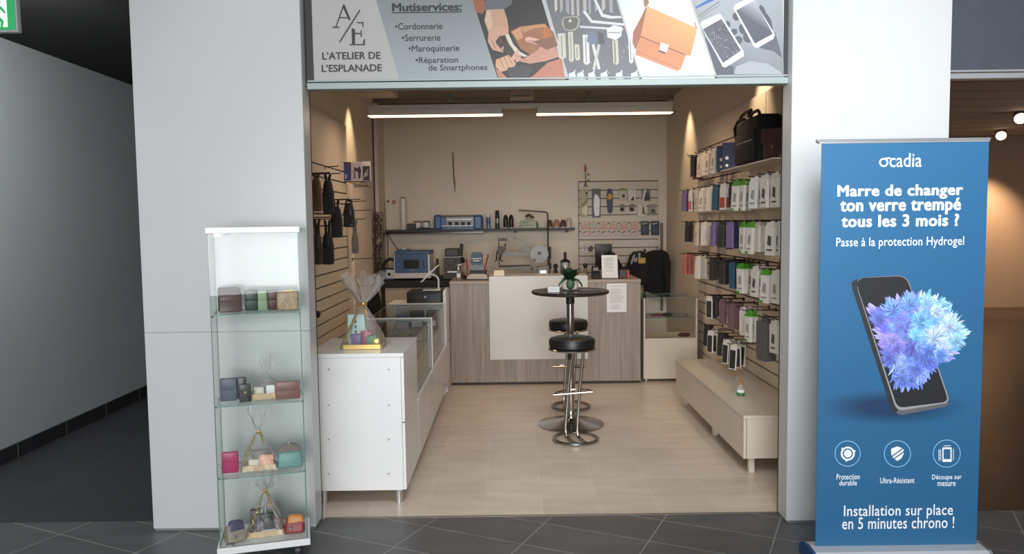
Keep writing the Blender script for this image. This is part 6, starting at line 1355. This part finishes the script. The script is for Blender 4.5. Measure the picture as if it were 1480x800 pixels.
LIME = M('lime_card', (174, 178, 128), 0.5, var=0.15, scale=18); SLV = M('silver_sole', (196, 198, 196), 0.4, 0.2, var=0.15); SOLE = M('charcoal_card', (92, 96, 92), 0.5, var=0.1); YEL = M('yellow_print', (204, 160, 58), 0.5); DBS = M('dark_blue_sole', (62, 62, 90), 0.5, var=0.12)
bgood('insole_pack', 'pale green long insole pack leftmost on the back slat board', 'insole pack', 839, 273.5, 849.5, 313, LIME, [('sole_print', M('olive_print', (124, 132, 84), 0.5), [(840, 296), (849, 286), (849.3, 290), (841, 300)]), ('dark_spot', DARKG, R4(846.5, 277, 849.3, 281)), ('pale_print', CREAM, [(841, 301), (849, 296), (848, 311), (842, 308)])])
bgood('insole_pack', 'charcoal long pack with a silver sole, second on the back slat board', 'insole pack', 856, 272.5, 868, 314, SOLE, [('silver_sole', SLV, [(860, 280), (864, 282), (867, 288), (866.5, 298), (866, 311), (860, 312.5), (858.5, 304), (858, 290)])])
bgood('insole_pack', 'dark blue sole shaped pack with a yellow round mark, third on the back slat board', 'insole pack', 876.5, 272.5, 886.5, 308, DBS, [('yellow_mark', YEL, [(877.5, 283), (881, 279), (885.5, 282), (886, 286), (881, 288.5), (877, 287)])], [(879, 272.5), (884, 272.5), (886.5, 282), (885.5, 296), (885.5, 305), (882, 308.5), (878.5, 306), (877.5, 295), (876.5, 282)])
bgood('accessory_pack', 'small green topped pack with a round dark picture on the back slat board', 'pack', 895, 272, 905.5, 289, CARDB, [('green_header', M('leaf_green', (138, 158, 74), 0.5), R4(895, 272, 905.5, 275.5)), ('round_picture', DARKG, [(899, 281), (902, 280), (903.5, 283), (902, 286), (899.5, 285)])])
bgood('accessory_pack', 'white pack with a dark boot picture on the top row of the back slat board', 'pack', 908, 273, 919, 291.5, CARD, [('boot_picture', BLACK, [(914, 284), (916.2, 284), (916.5, 289.5), (911.5, 289.5), (911.5, 287.5), (914, 287)])])
bgood('accessory_pack', 'clear pack with a grey brush, topmost at the right of the back slat board', 'pack', 928, 272.5, 940, 290, MIDG, [('white_side', PAPER, [(928, 290), (931, 273), (934, 274), (930.5, 290)]), ('brush_picture', DARKG, [(934, 278), (937, 278), (939.5, 289), (930.5, 289)])])
bgood('accessory_pack', 'left one of two tiny black items on small cards on the back slat board', 'pack', 896.5, 295, 902.5, 305, MIDG, [('black_item', BLACK, R4(897, 300, 901.5, 304.6))])
bgood('accessory_pack', 'right one of two tiny black items on small cards on the back slat board', 'pack', 910, 295, 917, 305, MIDG, [('black_item', BLACK, R4(911, 300, 915.5, 304.4))])
bgood('accessory_pack', 'white pack with a brown bottle picture, right part of the back slat board', 'pack', 921.5, 295, 934.5, 313, CARD, [('bottle_picture', M('brown_print', (110, 84, 62), 0.5), [(929, 298), (931, 298), (931.5, 306), (933, 309), (928, 309)])])
bgood('accessory_pack', 'greyish pack with a dark loop picture, right end of the back slat board', 'pack', 937.5, 295, 948.5, 311, M('clear_grey_card', (158, 150, 142), 0.4), [('loop_picture', BLACK, [(941, 309), (941.5, 303), (945, 302), (947, 308), (945.5, 309), (944.5, 305), (943, 305), (942.5, 309)])])
PKC = M('pinkish_card', (216, 196, 182), 0.5); PKR = M('pale_red_print', (190, 112, 104), 0.5); SAL = M('salmon_print', (212, 168, 154), 0.5)
for k, x in enumerate((840, 852.5, 867, 881.5, 896.5, 911.5)):
    y0 = 320.0 - 0.05 * k; w = 11
    bgood('repair_kit_pack', 'pale pink and white striped card pack in a row on the back slat board', 'pack', x, y0, x + w, y0 + 20.5, PKC, [('upper_print', SAL if k != 1 else M('greenish_print', (186, 188, 164), 0.5), R4(x + 0.5, y0 + 3, x + w - 0.5, y0 + 9)), ('red_stripe', PKR, R4(x, y0 + 9.6, x + w, y0 + 10.8)), ('tool_picture', MIDG, [(x + 2, y0 + 15), (x + 8, y0 + 13), (x + 9, y0 + 14.5), (x + 3, y0 + 17.5)])], group='pale pink packs on the back slat board')
for x, lab in ((926.5, 'left one of two black packs at the right end of the back slat board'), (941.3, 'right one of two black packs at the right end of the back slat board')):
    bgood('dark_pack', lab, 'pack', x, 319.2, x + 11.5, 339.5, M('black_blue_card', (32, 34, 40), 0.4), [('white_marks', SILVERP, [(x + 1, 322), (x + 9, 320.5), (x + 9, 323), (x + 2, 325)]), ('blue_picture', M('steel_blue_print', (56, 74, 92), 0.4), R4(x + 2, 327, x + 9, 337))], group='black packs on the back slat board')
bgood('key_ring_pack', 'tiny white hanging pack low on the left of the back slat board', 'pack', 841.5, 354.5, 847, 364, PAPER, [('dark_pin', DARKG, R4(844, 356, 845, 362))])
bgood('key_ring_pack', 'small dark round hanging item low on the back slat board left of the screen', 'pack', 850.5, 355, 856.5, 363.5, DRED, shape=[(853, 355), (856, 355.5), (857, 359), (855, 363), (852, 363.5), (850.5, 360)])
# dried flower stem above the board
t = thing('feather_charm', 'thin hanging charm with a reddish tip above the back slat board', 'hanging ornament', at(846.5, 272, 9.69))
b = B(); pxt(b, ((846, 238), (846.3, 250), (846.5, 262), (846.2, 270)), 0.006, 9.69, 6); pxt(b, ((846.4, 262), (844, 271)), 0.005, 9.69, 6); pxt(b, ((846.4, 262), (849, 271)), 0.005, 9.69, 6); b.mi = 1; b.pxprism([(845.8, 236), (848, 243), (847.5, 248), (844.5, 248), (844.3, 242)], 9.68, 0.012); b.mi = 0; p = at(850.5, 252, 9.69); b.ell(p, (0.012, 0.01, 0.016), 8, 6); p = at(850.3, 261, 9.69); b.ell(p, (0.012, 0.01, 0.016), 8, 6)
obj('charm', b, [M('dull_green_cord', (116, 108, 82), 0.7), M('dusty_red', (168, 98, 82), 0.6)], t)
# grey upright strip beside the board
b = B(); p, q = at(955, 400, 9.68), at(958.5, 322, 9.68); b.box(p.x, q.x, 9.68, 9.715, 0.5, q.z); tag(obj('cable_duct', b, M('grey_strip', (126, 112, 98), 0.6)), 'narrow grey upright strip on the back wall right of the slat board', 'cable duct')
# monitor, chair back and coat
t = thing('monitor', 'black screen standing behind the counter left of the white sheet stand', 'screen', (at(873, 395, 8.75).x, 8.75, 0.96))
b = B(); b.pxbox(860.5, 352.3, 884.5, 389, 8.72, 0.03, 0.006); obj('bezel', b, BLACK, t)
b = B(); b.pxbox(861.5, 353.3, 883.5, 387.5, 8.7185, 0.0015); obj('screen', b, M('screen_glass', (40, 36, 33), 0.15), t)
b = B(); b.pxbox(869, 389, 876, 402, 8.74, 0.03); p = at(872, 400, 8.75); b.box(p.x - 0.11, p.x + 0.11, 8.68, 8.84, 0.985, 0.995, 0.003); obj('stand', b, BLACK, t)
t = thing('desk_chair', 'black rounded chair back showing behind the white sheet stand', 'chair', (at(891, 400, 8.55).x, 8.6, 0.002))
xc = at(887, 400, 8.55).x
b = B(); b.pxprism(rnd([(878, 366), (884, 363.5), (890, 366), (895, 376), (903, 390), (903, 412), (872, 412), (872, 376)], 3, 3), 8.5, 0.07); bmesh.ops.bevel(b.bm, geom=list(b.bm.edges), offset=0.012, segments=2, affect='EDGES'); obj('backrest', b, CLOTHK, t, smooth=True)
b = B(); b.box(xc - 0.23, xc + 0.23, 8.36, 8.80, 0.60, 0.68, 0.03, 3); obj('seat', b, CLOTHK, t, smooth=True)
b = B(); b.cyl((xc, 8.58, 0.1), (xc, 8.58, 0.6), 0.028, n=14)
for k in range(5): b.tube([(xc, 8.58, 0.09), (xc + 0.24 * math.cos(k * 1.257), 8.58 + 0.24 * math.sin(k * 1.257), 0.055)], 0.016, 8)
obj('pedestal', b, DARKG, t, smooth=True)
for k in range(5):
    b = B(); c = (xc + 0.24 * math.cos(k * 1.257), 8.58 + 0.24 * math.sin(k * 1.257)); b.cyl((c[0] - 0.012, c[1], 0.026), (c[0] + 0.012, c[1], 0.026), 0.024, n=14); b.cyl((c[0], c[1], 0.04), (c[0], c[1], 0.056), 0.01, n=8); obj('caster', b, BLACK, t, smooth=True)
# coat and backpack heaped behind the counter
def soft(px, Y, th, seed, amt=0.02, sub=2):
    b = B(); b.pxprism(px, Y, th)
    bmesh.ops.triangulate(b.bm, faces=[f for f in b.bm.faces if len(f.verts) > 4]); bmesh.ops.subdivide_edges(b.bm, edges=list(b.bm.edges), cuts=sub, use_grid_fill=True)
    c = sum((v.co.y for v in b.bm.verts)) / len(b.bm.verts)
    b.jitter(amt, 7, seed); b.jitter(amt * 0.5, 18, seed + 1); return b
t = thing('black_coat', 'big black coat hanging on a hook in the right corner behind the counter', 'coat', (at(950, 425, 9.3).x, 9.35, 0.7))
b = soft([(938, 366), (946, 363), (957, 362), (964, 366), (969, 374), (968, 392), (966, 412), (966, 424), (958, 428), (946, 424), (936, 420), (930, 408), (930, 385), (934, 371)], 9.25, 0.16, 5); obj('coat_body', b, CLOTHK, t, smooth=True, ang=1.4)
b = soft([(960, 366), (967, 369), (970, 378), (969, 412), (966, 428), (961, 427), (962, 400), (960, 380)], 9.18, 0.10, 8); obj('sleeve', b, CLOTHK, t, smooth=True, ang=1.4)
b = B(); p = at(952, 362, 9.33); b.tube([(p.x, 9.33, p.z - 0.02), (p.x, 9.34, p.z + 0.03), (p.x, 9.72, p.z + 0.035)], 0.007, 6); obj('hanger_hook', b, STEEL, t)
t = thing('backpack', 'black backpack with a yellow tag and grey straps left of the black coat', 'backpack', (at(918, 412, 9.0).x, 9.1, 0.7))
b = soft([(909, 385), (913, 372), (919, 364), (931, 363), (936, 371), (937, 396), (933, 412), (918, 412), (912, 402), (905, 396), (903, 388)], 8.98, 0.2, 12, 0.015); obj('pack_body', b, CLOTHK, t, smooth=True, ang=1.4)
b = B(); b.pxprism([(911, 380), (915, 369), (919, 367), (917, 373), (913, 382)], 8.955, 0.03); b.pxprism([(916, 374), (921, 371), (921, 378), (917, 379)], 8.95, 0.03); b.pxprism([(922, 366), (925.5, 364.5), (926, 372), (923, 373)], 8.95, 0.03); obj('strap', b, M('grey_strap', (130, 132, 130), 0.6), t)
b = B(); b.pxprism(rnd([(922, 373), (933, 372), (933, 380), (923, 380.5)], 1.2, 3), 8.94, 0.03); obj('tag', b, M('mustard_tag', (176, 146, 62), 0.6), t)
t = thing('support_stand', 'dark steel coat stand standing behind the backpack and coat in the right corner', 'stand', (1.62, 9.45, 0.002))
b = B(); b.cyl((1.66, 9.5, 0.02), (1.66, 9.5, 1.30), 0.014, n=10); obj('pole', b, DARKG, t)
b = B(); b.lathe([(0.18, 0.002), (0.18, 0.012), (0.03, 0.03), (0, 0.03)], (1.66, 9.5, 0), n=24); obj('base', b, DARKG, t)

# ------------------------------------------------------------------ hanging light beam
YL = 7.0
t = thing('linear_light', 'long white light beam with two lit strips hanging across the shop ceiling', 'ceiling light', (0.1, YL, 2.63))
xl, xr = at(531, 160, YL).x, at(973, 155, YL).x; xa, xb = at(727, 160, YL).x, at(775, 160, YL).x
LB = M('fixture_white', (206, 200, 192), 0.45, var=0.01)
b = B(); b.box(xl, xr, YL, YL + 0.10, 2.690, 2.728, 0.003); obj('channel', b, LB, t)
LAMP = M('lit_strip', (255, 208, 172), emit=6.0)
for x0, x1 in ((xl, xa), (xb, xr)):
    b = B(); b.box(x0, x1, YL - 0.003, YL + 0.008, 2.632, 2.690, 0.002); b.box(x0, x1, YL + 0.092, YL + 0.103, 2.632, 2.690, 0.002); b.box(x0, x0 + 0.008, YL - 0.003, YL + 0.103, 2.632, 2.690); b.box(x1 - 0.008, x1, YL - 0.003, YL + 0.103, 2.632, 2.690); obj('housing', b, LB, t)
    b = B(); b.box(x0 + 0.009, x1 - 0.009, YL + 0.009, YL + 0.091, 2.626, 2.636); b.box(x0 + 0.004, x1 - 0.004, YL - 0.0045, YL + 0.02, 2.626, 2.6318); obj('diffuser', b, LAMP, t)
for x in (xl + 0.25, xl + 0.95, xb + 0.2, xr - 0.25):
    b = B(); b.cyl((x, YL + 0.05, 2.728), (x, YL + 0.05, 3.1495), 0.002, n=6); obj('suspension_wire', b, STEEL, t)
for x0, x1 in ((xl, xa), (xb, xr)):
    light('beam_light', 'AREA', ((x0 + x1) / 2, YL + 0.05, 2.618), 6, (1, 0.78, 0.55), (x1 - x0 - 0.05, 0.08), aim=((x0 + x1) / 2, YL + 0.05, 0))
# white box under the ceiling and recessed spots
t = thing('ceiling_projector', 'small white box hanging under the grey ceiling above the light beam', 'ceiling unit', (at(754, 135, 8.7).x, 8.7, 3.0))
b = B(); p, q = at(737.5, 141, 8.6), at(771.5, 126, 8.6); b.box(p.x, q.x, 8.6, 8.8, p.z, 3.149, 0.006); obj('unit_body', b, M('unit_white', (176, 170, 162), 0.5), t)
b = B(); b.box(p.x + 0.03, q.x - 0.03, 8.597, 8.6, p.z + 0.015, p.z + 0.03); obj('vent_slot', b, MIDG, t)
for k, px in enumerate((650, 850)):
    p = at(px, 138, 9.0); b = B(); b.box(p.x - 0.02, p.x + 0.02, 8.95, 9.0, 3.06, 3.1495); b.box(p.x - 0.04, p.x + 0.04, 8.94, 9.01, 3.135, 3.1495)
    tag(obj('ceiling_bracket', b, STEEL), ['grey bracket under the ceiling above the left half of the light beam', 'grey bracket under the ceiling above the right half of the light beam'][k], 'bracket')
for k, (x, y, ax, e, lab) in enumerate(((-1.42, 7.86, -1.66, 26, 'recessed spot washing the left wall above the picture box'), (1.75, 8.46, 2.0, 26, 'recessed spot washing the right wall near the back'), (1.75, 6.0, 2.0, 34, 'recessed spot washing the right wall above the briefcase'))):
    t = thing('ceiling_spot', lab, 'ceiling light', (x, y, 3.1495), 0, 'recessed spots in the shop ceiling')
    b = B(); b.lathe([(0.035, -0.002), (0.048, -0.004), (0.05, 0.0), (0.05, 0.0004)], (0, 0, 0), n=20); obj('ring', b, LB, t, local=True, smooth=True)
    light('wall_washer', 'SPOT', (x, y, 3.12), e * 1.8, (1, 0.74, 0.46), 0.02, aim=(x + (ax - x) * 0.55, y, 2.3), spot_size=1.05, spot_blend=0.9)
